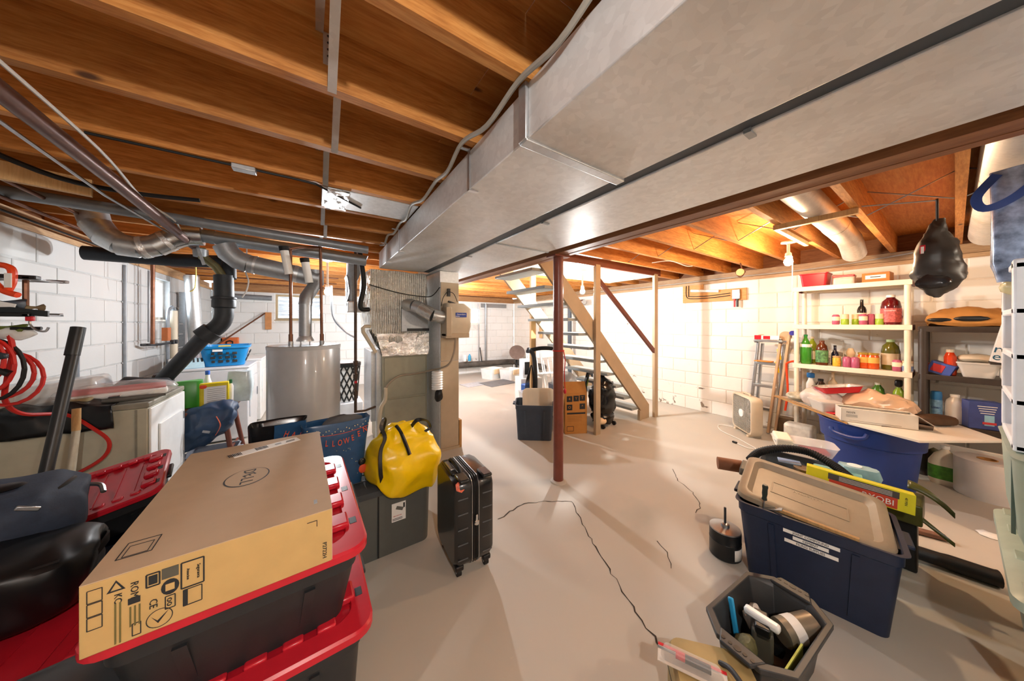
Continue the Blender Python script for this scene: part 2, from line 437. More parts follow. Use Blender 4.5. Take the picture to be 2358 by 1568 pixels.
B().box(SW[1], SW[2], 2.2, SW[1]+.04, SW[3], ZS).ob('stair_header', M_CREAM, ceil, smooth=False)
# stairwell shaft walls above the opening
st = B(); st.box(SW[0]-.02, SW[3], ZS, SW[1], SW[3]+.02, 4.2); st.box(SW[0]-.02, SW[2]-.02, ZS, SW[1], SW[2], 4.2); st.box(SW[1], SW[2]-.02, ZS, SW[1]+.02, SW[3]+.02, 4.2); st.box(SW[0]-.04, SW[2]-.02, ZS+.02, SW[0]-.02, SW[3]+.02, 4.2); st.box(SW[0]-.04, SW[2], 4.2, SW[1], SW[3], 4.22)
tag(st.ob('wall_stairwell', M_CREAM, smooth=False), kind='structure')
# metal bridging between the left joists, thin rod bridging on the right
def strap(p0, p1, w=.022, t=.0025, holes=True):
    o = B().bar(p0, p1, w, t, up=(0,1,.5)).ob('bridging_strap', M_GALV, ceil, smooth=False)
    d = (V(p1)-V(p0)).normalized()
    return o
for k in range(2, 11):
    y0, y1 = JY[k+4]+.021, JY[k+5]-.021
    x = .07 if k % 2 else .045
    strap((x, y0, 2.41), (x, y1, 2.215), .026); 
    if k % 2 == 0: strap((x-.035, y0, 2.245), (x-.035, y1, 2.40))
for k in range(3, 12):
    y0, y1 = JY[k+2]+.021, JY[k+3]-.021
    if y1 > 2.5: continue
    for a, c in ((2.24, 2.41), (2.41, 2.24)):
        B().cyl((3.35, y0, a), (3.35, y1, c), .004, n=6).ob('bridging_rod', M_STEEL, ceil)
pl_ = B().box(.02, 1.1425, 2.30, .05, 1.1445, 2.405).ob('nail_plate', M_GALV, ceil, smooth=False)
for k in range(4): B().disc((.035, 1.142, 2.395-.022*k), .0045, 10, (0,-1,0)).ob('plate_hole', plain('hole_dark','#2a2420',.8), pl_)
# cleats bracing the joists
B().box(.30, 2.17, 2.235, .34, 2.36, 2.40).tf((0,0,0)).ob('wood_cleat', M_STUD, ceil, smooth=False)

# ------------------------------------------------------------------ windows
M_GLASS = clear('window_glass', (.95, .98, 1), .03, .12)
M_FRAME = plain('window_frame_paint', '#f1efe8', .45, var=.05)
M_TANFR = plain('window_frame_tan', '#b39f7d', .5, var=.08)
def window(i, p, d, nrm, L, z0, z1, mat, mull=False):
    """p: lower corner on the inner wall face"""
    rt = bpy.data.objects.new('window_%d' % i, None); C.objects.link(rt); rt['kind'] = 'structure'
    d, nrm = V(d), V(nrm); rt.matrix_world = Matrix(((d.x, nrm.x, 0, p[0]), (d.y, nrm.y, 0, p[1]), (0, 0, 1, 0), (0, 0, 0, 1)))
    h = z1-z0; f = .035
    fr = B()
    for q in ((0,z0,f,z1),(L-f,z0,L,z1),(f,z0,L-f,z0+f),(f,z1-f,L-f,z1)):
        B().box(q[0], -.14, q[1], q[2], -.06, q[3]).ob('frame', mat, rt, smooth=False)
    if mull: B().box(L/2-.012, -.13, z0+f, L/2+.012, -.07, z1-f).ob('mullion', mat, rt, smooth=False)
    B().box(f, -.104, z0+f, L-f, -.1, z1-f).ob('pane', M_GLASS, rt, smooth=False)
    B().box(-.02, -.06, z0-.02, L+.02, .012, z0).ob('sill', mat, rt, smooth=False)
    return rt
window(1, (XL, 5.30), (0,1,0), (1,0,0), .62, 1.50, 2.02, M_FRAME)
w2 = window(2, (.12, YB), (-1,0,0), (0,-1,0), .82, 1.53, 2.06, M_TANFR, True)
window(3, (4.06, YB), (-1,0,0), (0,-1,0), .48, 1.44, 1.90, M_FRAME)
# corrugated window well behind the blind-like window
cw = B(); 
def corr(u, v):
    a = pi*u; return V((-.29-.42*cos(a), YB+.21+.55*sin(a), 1.4+v*.8)) + V((0, .012*cos(v*2*pi*9), 0))
cw.grid(corr, 16, 72)
tag(cw.ob('window_well', M_GALV), 'corrugated metal window well outside the back window', 'window well')

# ------------------------------------------------------------------ lamps (bare bulbs on ceiling sockets, three of them added fill)
M_PORC = plain('porcelain', '#efece4', .25, var=.03)
def bulb_lamp(loc, key, col, label, drop=.0, chain=None):
    x, y, z = loc
    t = thing('bulb_lamp', label, 'lamp', (x, y, 0), group='bare bulb ceiling lamps')
    top = ZJ
    B().lathe([(.055, top), (.055, top-.012), (.02, top-.02), (.012, top-.03), (.012, z+.07), (.024, z+.06), (.026, z+.03)], 18).ob('socket', M_PORC, t)
    B().lathe([(.013, z+.035), (.016, z+.02), (.031, z-.005), (.034, z-.025), (.024, z-.05), (.006, z-.06)], 14).ob('bulb', emit('lit_bulb_'+key, col, BULB[key]), t)
    if chain: B().tube([(.03, -.02, z+.03), (.033, -.022, z-.05), (.03, -.02, z-chain)], .003, 6).ob('pull_string', M_PAPER, t)
    return t
bulb_lamp((.12, 4.28, 1.86), 'furnace', (.96, .98, 1), 'lit bare bulb beside the flue pipe near the water heater')
bulb_lamp((3.25, 3.02, 1.94), 'stair', (1, .97, .93), 'lit bare bulb shining under the wooden staircase')
bulb_lamp((3.75, .88, 2.06), 'pantry', (1, .68, .40), 'lit bare bulb with pull string above the white shelving', chain=.48)
bulb_lamp((.05, -.75, 2.08), 'near', (1, .96, .90), 'added unseen fill bulb over the near end of the left bay')  # added behind the camera to brighten the foreground
bulb_lamp((2.15, 5.4, 2.02), 'back', (.97, .98, 1), 'added fill bulb hidden behind the return air drop')  # added out of sight to brighten the back of the room
bulb_lamp((2.9, -1.6, 2.08), 'corner', (1, .86, .68), 'added unseen fill bulb in the near right corner')  # extra fill behind the camera, not a known fixture

# ------------------------------------------------------------------ steel column
t = thing('support_column', 'round steel column painted reddish brown under the girder', 'column', (1.855, 2.02, 0))
M_OXIDE = plain('oxide_red_paint', '#7d4133', .32, var=.16, scale=8, bump=.1, bscale=20)
B().lathe([(.046, 0), (.046, 2.062)], 28).ob('shaft', M_OXIDE, t)
B().box(-.09, -.06, 2.056, .09, .06, 2.069).ob('top_plate', M_OXIDE, t, smooth=False)
B().lathe([(.075, 0), (.07, .012), (.05, .02)], 24).ob('base', M_FLOOR, t)
t = thing('bungee', 'red cord looped round the brown steel column', 'cord', (1.855, 2.02, 1.19))
M_RED = plain('red_plastic', '#c8202e', .35, var=.08)
M_REDC = plain('red_cord', '#c4261f', .5, var=.1)
B().tube([(.052*cos(a*2*pi/20), .052*sin(a*2*pi/20), .012) for a in range(21)], .006, 6).ob('loop', M_REDC, t)
B().tube(smooth_path([(.052,-.015,.012), (.062,-.025,-.08), (.058,-.02,-.2), (.06,-.026,-.34)]), .005, 6).ob('tail', M_REDC, t)
B().ball((.06,-.026,-.365), (.014,.014,.026)).ob('hook', M_RED, t)

# ------------------------------------------------------------------ ducts
sd = thing('supply_duct', 'long grey sheet metal duct left of the dark gap', 'duct', (0, 0, 0))
def duct_sec(x0, x1, y0, y1, z0, z1, parent, name='section'):
    B().box(x0, y0, z0, x1, y1, z1).ob(name, M_DUCT, parent, bevel=.004)
duct_sec(.575, 1.05, .79, 3.48, 2.052, 2.225, sd)
duct_sec(.568, 1.056, YN+.1, .765, 2.046, 2.225, sd)
B().box(.560, .757, 2.036, 1.062, .797, 2.052).ob('drive_cleat', M_GALV, sd, bevel=.003)
B().box(.555, .757, 2.04, .568, .797, 2.225).ob('drive_cleat', M_GALV, sd, bevel=.003)
B().box(.560, .766, 2.10, .5665, .774, 2.222).ob('seam_gap', M_BLACK, sd, smooth=False)
for y in (1.20, 2.55, 3.05):
    b = B(); b.box(.570, y, 2.048, .574, y+.018, 2.232); b.box(.570, y, 2.046, .615, y+.018, 2.0515); b.box(.52, y, 2.226, .575, y+.018, 2.2295)
    b.ob('hanger_strap', M_GALV, sd, smooth=False)
rd = thing('return_duct', 'wide grey sheet metal return duct beside the wooden girder', 'duct', (0, 0, 0))
for y0, y1 in ((YN+.1, 1.9), (1.905, 3.95)): duct_sec(1.13, 1.63, y0, y1, 2.052, 2.225, rd)
B().box(1.125, 1.893, 2.047, 1.633, 1.912, 2.053).ob('seam', M_GALVD, rd, smooth=False)
for y in (.35, 1.35, 2.4, 3.1):
    b = B(); b.box(1.122, y, 2.046, 1.17, y+.02, 2.0515); b.box(1.122, y, 2.05, 1.126, y+.02, 2.2); b.ob('hanger_strap', M_GALVD, rd, smooth=False)
b = B(); b.box(1.06, .55, 2.02, 1.125, .57, 2.03)
# grey scuffed cleats under the duct gap
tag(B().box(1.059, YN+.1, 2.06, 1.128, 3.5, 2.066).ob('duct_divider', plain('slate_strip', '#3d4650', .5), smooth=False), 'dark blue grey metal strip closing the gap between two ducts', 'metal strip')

# cable stapled along the joists beside the supply duct
M_CABLE = plain('grey_cable', '#a29d94', .5, var=.08)
pts = [(.50, -1.2, 2.222)]
for y in JY:
    if -1 < y < 3.4: pts += [(.535, y-.19, 2.228-.035), (.53+.012*sin(y*9), y, 2.221)]
tag(B().tube(smooth_path(sorted(pts, key=lambda p: p[1]), 5), .009, 8).ob('electric_cable', M_CABLE), 'grey sheathed cable sagging between joists along the duct', 'cable')

# branch boot between the joists with crumpled foil tape
t = thing('branch_duct', 'flat silver branch duct with torn foil tape between two joists', 'duct', (0, 0, 0))
B().box(.13, 1.985, 2.228, .572, 2.305, 2.32).ob('section', M_DUCT, t, bevel=.003)
B().box(.03, 1.985, 2.223, .13, 2.305, 2.33).ob('end_cap', M_GALV, t, bevel=.003)
b = B().grid(lambda u, v: V((.05+u*.12, 1.98+v*.33, 2.219)), 10, 20).crumple(.012, 16, 3); b.ob('foil_tape', foil('foil_tape', (.85,.85,.85), .3, 30), t, solid=.001)

# ------------------------------------------------------------------ furnace
M_FURN = plain('furnace_enamel', '#a3a18e', .4, var=.05)
M_FOILG = foil('foil_insulation', (.93, .89, .80), .2, 14, .9, 14, .8)
M_FOILS = foil('foil_tape_silver', (.92, .91, .9), .18, 14, .9, 0, .75)
t = thing('furnace', 'olive grey furnace wrapped in shiny foil beside the water heater', 'furnace', (0, 0, 0))
B().box(.61, 3.5, .02, 1.11, 4.22, 1.10).ob('cabinet', M_FURN, t, bevel=.008)
B().box(.63, 3.488, .62, 1.09, 3.502, 1.07).ob('access_panel', M_FURN, t, bevel=.005)
B().box(.63, 3.488, .06, 1.09, 3.502, .60).ob('access_panel', M_FURN, t, bevel=.005)
B().box(.515, 3.62, .35, .612, 4.2, 1.14).ob('filter_rack', M_GALV, t, bevel=.004)
B().box(.56, 3.56, .1, .612, 3.62, 1.16).ob('side_rail', M_GALV, t, bevel=.003)
rings = []; prof = []
pl = ((1.10,.615,1.11,3.5),(1.14,.60,1.112,3.485),(1.2,.575,1.115,3.47),(1.29,.53,1.115,3.46),(1.36,.485,1.115,3.455),(1.42,.468,1.115,3.452),(1.6,.462,1.115,3.45),(1.8,.46,1.115,3.45),(2.03,.465,1.115,3.455))
for a, c in zip(pl, pl[1:]):
    m_ = max(1, round((c[0]-a[0])/.045))
    for k in range(m_): prof.append([u+(v-u)*k/m_ for u, v in zip(a, c)])
prof.append(pl[-1])
for z, x0, x1, y0 in prof:
    rings.append([p+V(((x0+x1)/2, (y0+4.15)/2, 0)) for p in rrect(x1-x0, 4.15-y0, .05, z, 4)])
# resample every ring to the same even number of points round the wrap
def resample(ring, n):
    P = ring+[ring[0]]; L = [0]
    for a, c in zip(P, P[1:]): L.append(L[-1]+(c-a).length)
    out = []; j = 0
    for i in range(n):
        d = L[-1]*i/n
        while L[j+1] < d: j += 1
        out.append(P[j].lerp(P[j+1], (d-L[j])/max(1e-9, L[j+1]-L[j])))
    return out
rings = [resample(r, 52) for r in rings]
b = B().loft(rings).crumple(.016, 13, 1); b.ob('plenum_wrap', M_FOILG, t)
b = B().grid(lambda u, v: V((.60+.515*u-.05*v*(1-u), 3.46-.004-.0*v, 1.09+.25*v)), 20, 12).crumple(.015, 11, 5); b.ob('foil_collar', M_FOILS, t)
b = B().grid(lambda u, v: V((.595-.12*v, 3.47+.3*u, 1.10+.28*v)), 12, 10).crumple(.018, 13, 6); b.ob('foil_collar', M_FOILS, t)
# bypass opening and round bypass pipe
B().box(.80, 3.435, 1.36, 1.10, 3.452, 1.62).ob('damper_plate', M_GALVD, t, bevel=.003)
B().box(.86, 3.425, 1.365, 1.11, 3.436, 1.395).ob('damper_slot', M_BLACK, t, smooth=False)
M_PIPE = galv('round_duct_metal', (.58,.60,.61), .32, .9)
t = thing('bypass_pipe', 'bent round metal pipe from foil plenum to humidifier', 'pipe', (0, 0, 0))
B().tube([(.86,3.43,1.66),(.87,3.36,1.66),(.905,3.29,1.645)], .068, 18).ob('elbow', M_PIPE, t)
B().tube([(.905,3.29,1.645),(.965,3.23,1.61)], .07, 18).ob('elbow', M_PIPE, t)
B().tube([(.955,3.235,1.615),(1.02,3.17,1.565),(1.06,3.14,1.54)], .073, 18).ob('elbow', foil('bypass_foil', (.75,.72,.68), .25, 12, .5), t)
B().tube([(1.055,3.14,1.542),(1.12,3.13,1.525),(1.20,3.14,1.52)], .071, 18).ob('elbow', M_PIPE, t)
# humidifier on the return drop
t = thing('return_drop', 'tall beige and galvanised return air drop right of the furnace', 'duct', (0, 0, 0))
M_BEIGE = plain('beige_enamel', '#b7a58c', .42, var=.05)
B().box(1.172, 3.235, .03, 1.40, 3.95, 2.05).ob('galvanised_shaft', M_DUCT, t, bevel=.003)
for z0, z1 in ((.03, 1.02), (1.025, 1.92)): B().box(1.178, 3.222, z0, 1.395, 3.236, z1).ob('front_panel', M_BEIGE, t, bevel=.002)
B().box(1.40, 3.215, .0, 1.43, 3.8, .32).ob('side_board', M_CARD, t, smooth=False)
B().box(1.16, 3.21, 0, 1.40, 3.9, .03).ob('base', M_BEIGE, t, smooth=False)
t = thing('humidifier', 'beige furnace humidifier box with a blue label', 'humidifier', (1.175, 3.07, 1.29))
M_HUM = plain('beige_plastic', '#cdbfa8', .4, var=.04)
B().loft([rrect(.26,.15,.03,.05,4,(.16,.075)), rrect(.29,.17,.04,.12,4,(.16,.065)), rrect(.30,.18,.04,.32,4,(.16,.06)), rrect(.22,.14,.04,.385,4,(.13,.08))]).ob('housing', M_HUM, t)
B().box(.0, -.01, .0, .28, .16, .05).ob('tray', M_BEIGE, t, bevel=.004)
B().box(.0, -.03, .02, .06, .12, .34).ob('side_panel', M_BEIGE, t, bevel=.004)
decal('label', plain('blue_label', '#1d3f9c', .4, var=.06), t, (.17,-.031,.255), (R(90),0,0), .13, .05, .004)
text('Generalaire', .022, M_PAPER, t, (.17,-.034,.262), (R(90),0,0))
B().box(.1,-.036,.238,.15,-.033,.243).ob('label_line', M_PAPER, t, smooth=False)
t = thing('clip_cable', 'black wires and clips hanging on the beige return panel', 'cable', (0,0,0))
B().box(1.25, 3.20, 1.76, 1.285, 3.222, 1.85).ob('clip', M_BLACK, t, bevel=.003)
B().cb((1.28,3.15,1.685), (.09,.03,.02), (0,.3,0)).ob('clamp', M_BLACK, t, bevel=.003)
B().tube(smooth_path([(1.172,3.19,1.65),(1.19,3.18,1.74),(1.25,3.19,1.81),(1.32,3.19,1.79),(1.36,3.18,1.70)]), .004, 6).ob('wire', M_RUBBER, t)
B().tube(smooth_path([(.47,3.42,1.86),(.75,3.40,1.79),(1.0,3.38,1.76),(1.12,3.36,1.77),(1.165,3.22,1.86)]), .005, 6).ob('wire', M_RUBBER, t)
# drain hose of humidifier, pvc condensate line, black refrigerant hose
M_HOSE = plain('tan_hose', '#9d8f7d', .4, var=.06)
tag(B().tube(smooth_path([(1.29,3.06,1.29),(1.28,3.09,1.12),(1.22,3.14,.98),(1.10,3.40,.90),(.95,3.46,.87),(.78,3.46,.86),(.66,3.45,.78),(.64,3.44,.70)], 8), .011, 8).ob('drain_hose', M_HOSE), 'tan drain hose running from the humidifier across the furnace', 'hose')
M_PVC = plain('cream_pvc', '#cfc4ae', .4, var=.04)
tag(B().tube(smooth_path([(.635,3.44,.75),(.63,3.44,.62),(.58,3.44,.5),(.56,3.44,.1)], 5), .02, 10).ob('drain_pipe', M_PVC), 'cream plastic drain pipe in front of the furnace', 'pipe')
tag(B().tube([(.475,3.43,1.42),(.42,3.40,1.42),(.405,3.40,1.40),(.41,3.41,1.36),(.535,3.43,1.14)], .019, 10).ob('condensate_pipe', M_PVC), 'cream elbow pipe entering the foil plenum', 'pipe')
tag(B().tube(smooth_path([(.47,3.44,1.60),(.40,3.42,1.60),(.385,3.42,1.66),(.42,3.44,1.85),(.40,3.46,2.1),(.38,3.5,2.25)], 6), .024, 10).ob('insulated_line', M_RUBBER), 'black insulated hose curving into the foil plenum', 'hose')
t = thing('side_takeoff', 'foil taped grey duct boot left of the plenum', 'duct', (0,0,0))
B().loft([rrect(.09,.14,.04,1.62,4,(.36,4.0)), rrect(.11,.16,.05,1.72,4,(.35,3.98)), rrect(.12,.16,.05,1.95,4,(.35,3.95)), rrect(.14,.2,.03,2.05,4,(.37,3.9)), rrect(.2,.3,.02,2.22,4,(.40,3.85))]).ob('boot', M_GALVD, t)
b = B().grid(lambda u, v: V((.285+.03*sin(v*3), 3.85+.2*u, 1.66+.34*v)), 8, 14).crumple(.012, 14, 9); b.ob('foil_tape', M_FOILS, t)
B().box(.30,3.78,1.58,.46,3.95,1.70).ob('junction', M_DUCT, t, bevel=.01)

# gas pipe standing left of furnace
M_GAS = plain('black_iron_pipe', '#4c3d34', .5, .4, var=.3)
t = thing('gas_pipe', 'thin brown iron gas pipe standing left of the furnace', 'pipe', (.335, 3.36, 0))
B().cyl((0,0,.55),(.0,0,2.2), .014, n=10).ob('riser', M_GAS, t)
for z in (.92, 1.05, .75): B().lathe([(.016,z-.025),(.022,z-.02),(.022,z+.02),(.016,z+.025)], 10).ob('fitting', M_GAS, t)
B().tube([(0,0,.56),(.09,.02,.55),(.2,.12,.55)], .012, 8).ob('branch', M_GAS, t)
B().ball((.0,-.02,.86),(.014,.014,.014)).ob('valve_knob', M_RED, t)

# ------------------------------------------------------------------ water heater
M_HEAT = plain('heater_grey', '#aeb0b3', .28, var=.03, coat=.3)
t = thing('water_heater', 'grey cylindrical water heater tank with copper pipes', 'water heater', (-.075, 3.12, 0))
B().lathe([(.25,.02),(.262,.03),(.262,1.245),(.255,1.262),(.24,1.266)], 48).ob('tank', M_HEAT, t, ang=30)
B().lathe([(.264,1.235),(.266,1.262),(.258,1.268)], 48).ob('lid_rim', M_HEAT, t, ang=30)
B().lathe([(.24,0),(.24,.025)], 32).ob('base', M_IRON, t)
for a in range(4):
    B().cyl((.045*cos(a*pi/2+.8), -.01+.045*sin(a*pi/2+.8), 1.262), (.045*cos(a*pi/2+.8), -.01+.045*sin(a*pi/2+.8), 1.30), .004, n=6).ob('draft_hood_leg', M_STEEL, t)
B().lathe([(.064,1.298),(.064,1.308),(.05,1.335),(.044,1.35)], 22, (0,-.01,0)).ob('draft_hood', M_GALV, t)
# flue pipe
t = thing('flue_pipe', 'grey sheet metal flue rising from the water heater to the left', 'pipe', (0,0,0))
B().tube([(-.075,3.11,1.34),(-.075,3.11,1.62)], .047, 20).ob('lower_section', M_GALVD, t)
B().tube([(-.075,3.11,1.61),(-.068,3.12,1.68),(-.035,3.15,1.74),(-.01,3.18,1.79),(-.01,3.19,1.86)], .05, 20).ob('elbow', M_GALVD, t)
B().tube([(.02,3.2,1.855),(-.20,3.2,1.895),(-.46,3.2,1.94)], .072, 22).ob('run', M_GALVD, t)
B().tube([(-.13,3.2,1.882),(-.16,3.2,1.888)], .0745, 22).ob('band', M_GALV, t)
B().tube([(-.46,3.2,1.94),(-.52,3.2,1.96),(-.575,3.2,2.01),(-.60,3.2,2.07)], .074, 20).ob('elbow', M_GALVD, t)
B().cyl((.0,3.2,1.80),(.0,3.2,1.93), .062, n=18).ob('tee', M_GALVD, t)
B().cyl((-.41,3.2,1.931),(-.425,3.2,1.934), .0755, n=22).ob('band', M_GALV, t)
for x, nm in ((-.175, 'left'), (.045, 'right')):
    t = thing('copper_pipe', 'tarnished copper water pipe on the %s of the heater flue' % nm, 'pipe', (x, 3.10, 0), group='copper pipes on the water heater')
    top = 2.06 if nm == 'left' else 2.12
    B().cyl((0,0,1.25),(0 if nm == 'left' else -.01,-.02,top), .0115, n=10).ob('riser', M_COPPER, t)
    B().cyl((0,0,1.255),(0,0,1.30), .019, n=12).ob('nipple', M_STEEL, t)
    B().cyl((0,0,1.30),(0,0,1.36), .016, n=12).ob('coupling', M_COPPER, t)
    if nm == 'left': B().tube([(0,-.02,2.06),(-.02,-.0,2.07),(.06,.0,2.1),(.22,.02,2.13)], .0115, 8).ob('elbow', M_COPPER, t)
for x in (-.205, .075-.14):
    t = thing('pipe_insulation', 'short white foam sleeve with black end on %s copper pipe' % ('left' if x < -.1 else 'middle'), 'pipe insulation', (x, 3.08, 0))
    z0, z1 = (1.86, 2.05) if x < -.1 else (1.80, 1.97)
    B().cyl((.02,-.01,z0),(-.01,-.02,z1), .03, n=14).ob('sleeve', M_WHITE, t)
    B().cyl((-.01,-.02,z1),(-.016,-.022,z1+.035), .034, n=14).ob('end', M_RUBBER, t)

# ------------------------------------------------------------------ round ducts and pipes under the left joists
def pipe(name, label, pts, r, mat, n=16, cat='pipe', bands=()):
    t = thing(name, label, cat, (0,0,0))
    B().tube(pts, r, n).ob('run', mat, t)
    for p, q in bands: B().cyl(p, q, r*1.06, n=n).ob('collar', mat, t)
    return t
M_PG = plain('grey_painted_pipe', '#8d949b', .4, .3, var=.12)
pipe('round_duct', 'slim grey round duct crossing under the joists', [(-1.6,2.98,2.20),(-.7,2.98,2.17),(.40,2.99,2.125)], .035, M_PG, bands=[((.2,2.99,2.133),(.22,2.99,2.132))])
pipe('round_duct', 'thicker grey round duct between the joists and the flue', [(-.74,3.28,2.14),(-.1,3.28,2.11),(.42,3.28,2.08)], .052, M_PG, bands=[((-.70,3.28,2.138),(-.67,3.28,2.137))])
t = thing('duct_elbow', 'segmented galvanised elbow duct under the left joists', 'duct', (0,0,0))
el = [(-.74,3.28,2.14),(-.83,3.28,2.13),(-.90,3.28,2.09),(-.98,3.28,2.03),(-1.06,3.28,2.0),(-1.15,3.28,2.01),(-1.22,3.29,2.06),(-1.27,3.30,2.14),(-1.29,3.3,2.23)]
for a, b_ in zip(el, el[1:]):
    B().cyl(a, V(a).lerp(V(b_), 1.12), .074, .077, n=20).ob('segment', M_PIPE, t)
B().cyl(V(el[2]).lerp(V(el[3]),.2), V(el[2]).lerp(V(el[3]),.5), .0795, n=20).ob('foil_band', M_FOILS, t)
B().cyl(V(el[3]).lerp(V(el[4]),.6), V(el[3]).lerp(V(el[4]),.95), .0795, n=20).ob('foil_band', M_FOILS, t)
M_BRN = plain('brown_pipe', '#6b4b40', .35, .5, var=.2)
pipe('brown_pipe', 'thick brown drain pipe running under the joists to the cast iron stack', [(-.76,.9,2.15),(-.80,2.2,2.13),(-.83,3.50,2.08)], .029, M_BRN)
tag(B().tube(smooth_path([(-.73,1.2,2.185),(-.765,2.0,2.19),(-.83,2.6,2.17),(-.80,2.95,2.15),(-.86,3.3,2.14)], 6), .006, 6).ob('thin_cable', M_PAPER), 'thin white cable strung along the brown pipe', 'cable')
tag(B().tube([(-.86,1.4,2.13),(-.93,2.5,2.13),(-.90,3.4,2.12)], .007, 6).ob('rigid_conduit', M_STEEL), 'thin grey tube parallel to the brown pipe', 'pipe')
for k, (x, z) in enumerate(((-1.33, 2.19), (-1.46, 2.16))):
    pipe('water_line', 'brown copper line under the joists, %s to the left wall' % ('nearer' if k else 'second nearest'), [(x,2.2,z),(x+.02,5.0,z-.02)], .011, M_COPPER, 10)
tag(B().tube(smooth_path([(-1.2,2.2,2.20),(-1.03,2.38,2.15),(-.86,2.58,2.19),(-.6,2.6,2.215)], 5), .012, 8).ob('black_cable', M_RUBBER), 'black cable stapled across a diagonal brace', 'cable')
tag(B().bar((-1.5,2.4,2.17),(-.98,2.52,2.16), .03, .085).ob('diagonal_brace', M_STUD, smooth=False), 'short pale wood brace nailed below the left joists', 'brace')
tag(B().tube(smooth_path([(-1.62,3.2,2.155),(-1.60,4.2,2.14),(-1.61,5.2,2.15)], 5), .008, 6).ob('sill_cable', M_RUBBER), 'black cable running along the left sill plate', 'cable')
tag(B().tube([(-.78,1.955,2.225),(-.1,1.957,2.225),(.0,1.96,2.222),(.25,2.2,2.222)], .006, 6).ob('black_wire', M_RUBBER), 'black wire from a small metal box under a joist', 'wire')
tag(B().box(-.34,1.93,2.205,-.25,1.98,2.228).ob('junction_box', M_GALV, bevel=.003), 'small galvanised box fixed under a joist', 'junction box')
# cast iron waste stack
t = thing('waste_stack', 'dark cast iron waste pipe bending down to the left wall', 'pipe', (0,0,0))
B().tube([(-.79,3.45,2.07),(-.775,3.45,2.0),(-.70,3.45,1.93),(-.655,3.45,1.85)], .032, 14).ob('brass_branch', plain('old_brass', '#6f6a4a', .4, .6, var=.25), t)
B().lathe([(.045,2.0),(.048,2.03),(.048,2.06)], 16, (-.79,3.45,0)).ob('upper_hub', M_GALVD, t)
B().tube([(-.62,3.52,2.05),(-.63,3.50,1.96),(-.625,3.48,1.84)], .05, 16).ob('vent_branch', M_IRON, t)
B().tube([(-.655,3.46,1.86),(-.65,3.455,1.70),(-.65,3.45,1.60)], .064, 20).ob('wye', M_IRON, t)
B().lathe([(.064,1.58),(.078,1.59),(.078,1.64),(.074,1.655),(.082,1.66),(.082,1.675),(.064,1.68)], 22, (-.65,3.45,0)).ob('hub', M_IRON, t)
B().tube(smooth_path([(-.65,3.45,1.60),(-.65,3.45,1.52),(-.665,3.45,1.46),(-.70,3.45,1.41),(-.74,3.45,1.375)], 4), .062, 20).ob('bend', M_IRON, t)
B().tube([(-.72,3.45,1.392),(-.78,3.45,1.335)], .077, 20).ob('hub', M_IRON, t)
B().tube([(-.76,3.46,1.36),(-1.12,3.76,.925)], .055, 20).ob('sloping_run', M_IRON, t)
B().tube([(-1.075,3.722,.98),(-1.11,3.752,.94)], .07, 20).ob('hub', M_IRON, t)
B().tube([(-1.11,3.752,.94),(-1.29,3.80,.80),(-1.32,3.80,.70),(-1.32,3.80,.0)], .055, 16).ob('lower_run', M_IRON, t)
pipe('dark_run_pipe', 'dark horizontal waste pipe behind the galvanised elbow', [(-1.5,3.75,2.0),(-1.0,3.74,2.0),(-.66,3.6,2.0)], .055, plain('dark_blue_iron', '#1d232b', .5, .2))
tag(B().bar((-.82,3.40,2.16),(-.76,3.40,1.93), .02, .004, up=(0,1,0)).ob('pipe_hanger', M_GALVD, smooth=False), 'perforated metal hanger strap beside the waste stack', 'strap')
# branch to the left wall group: vent duct, copper riser, valves
t = thing('dryer_vent', 'shiny galvanised vent duct standing at the left wall corner', 'duct', (-1.43, 5.85, 0))
B().cyl((0,0,2.12),(.03,.1,.95), .075, n=20).ob('pipe', M_PIPE, t)
B().cyl((0,0,2.10),(0.001,.003,2.06), .08, n=20).ob('collar', M_PIPE, t)
t = thing('copper_riser', 'dark copper riser beside the left window', 'pipe', (-1.52, 4.98, 0))
B().cyl((0,0,2.15),(0,0,1.22), .018, n=10).ob('riser', M_COPPER, t)
B().cyl((-.05,.08,2.05),(-.05,.08,1.24), .014, n=10).ob('riser', M_STEEL, t)
B().tube([(-.08,-.02,1.215),(0.02,.1,1.21),(.02,.5,1.21)], .014, 8).ob('manifold', M_IRON, t)
B().box(-.03,.33,1.24,.02,.43,1.40).ob('valve_block', plain('orange_wood','#b5683a',.6), t, smooth=False)
for y in (.42,.52): B().cyl((.02,y,1.22),(.05,y,1.22), .028, n=12).ob('valve_wheel', M_IRON, t)
t = thing('softener_loop', 'white and grey looped water pipes on the left wall below the window', 'pipe', (-1.58, 5.72, 0))
B().tube(smooth_path([(0,-.12,.9),(0,-.12,1.55),(.01,-.05,1.66),(0,.05,1.66),(0,.1,1.56),(0,.1,1.42)], 5), .018, 8).ob('loop', M_PG, t)
B().cyl((.02,0,.6),(.02,0,1.62), .035, n=14).ob('main_pipe', M_PVC, t)
for z in (1.02,1.12,1.3,1.44): B().box(.0,-.02,z,.04,.24,z+.012).ob('pipe_clip', M_STEEL, t, smooth=False)
tag(B().box(-1.62,6.12,.9,-1.56,6.2,1.9).ob('pipe_batten', M_GALVD, smooth=False), 'tall grey batten at the corner of left wall', 'batten')
tag(B().box(-1.63,3.95,.15,-1.61,3.975,1.2).ob('thin_rod', M_STEEL, smooth=False), 'thin dark rod standing against left block wall', 'rod')
tag(B().cyl((-1.63,4.72,.75),(-1.63,4.72,2.05), .012, n=8).ob('wall_conduit', M_PG), 'grey vertical conduit on the left block wall', 'conduit')
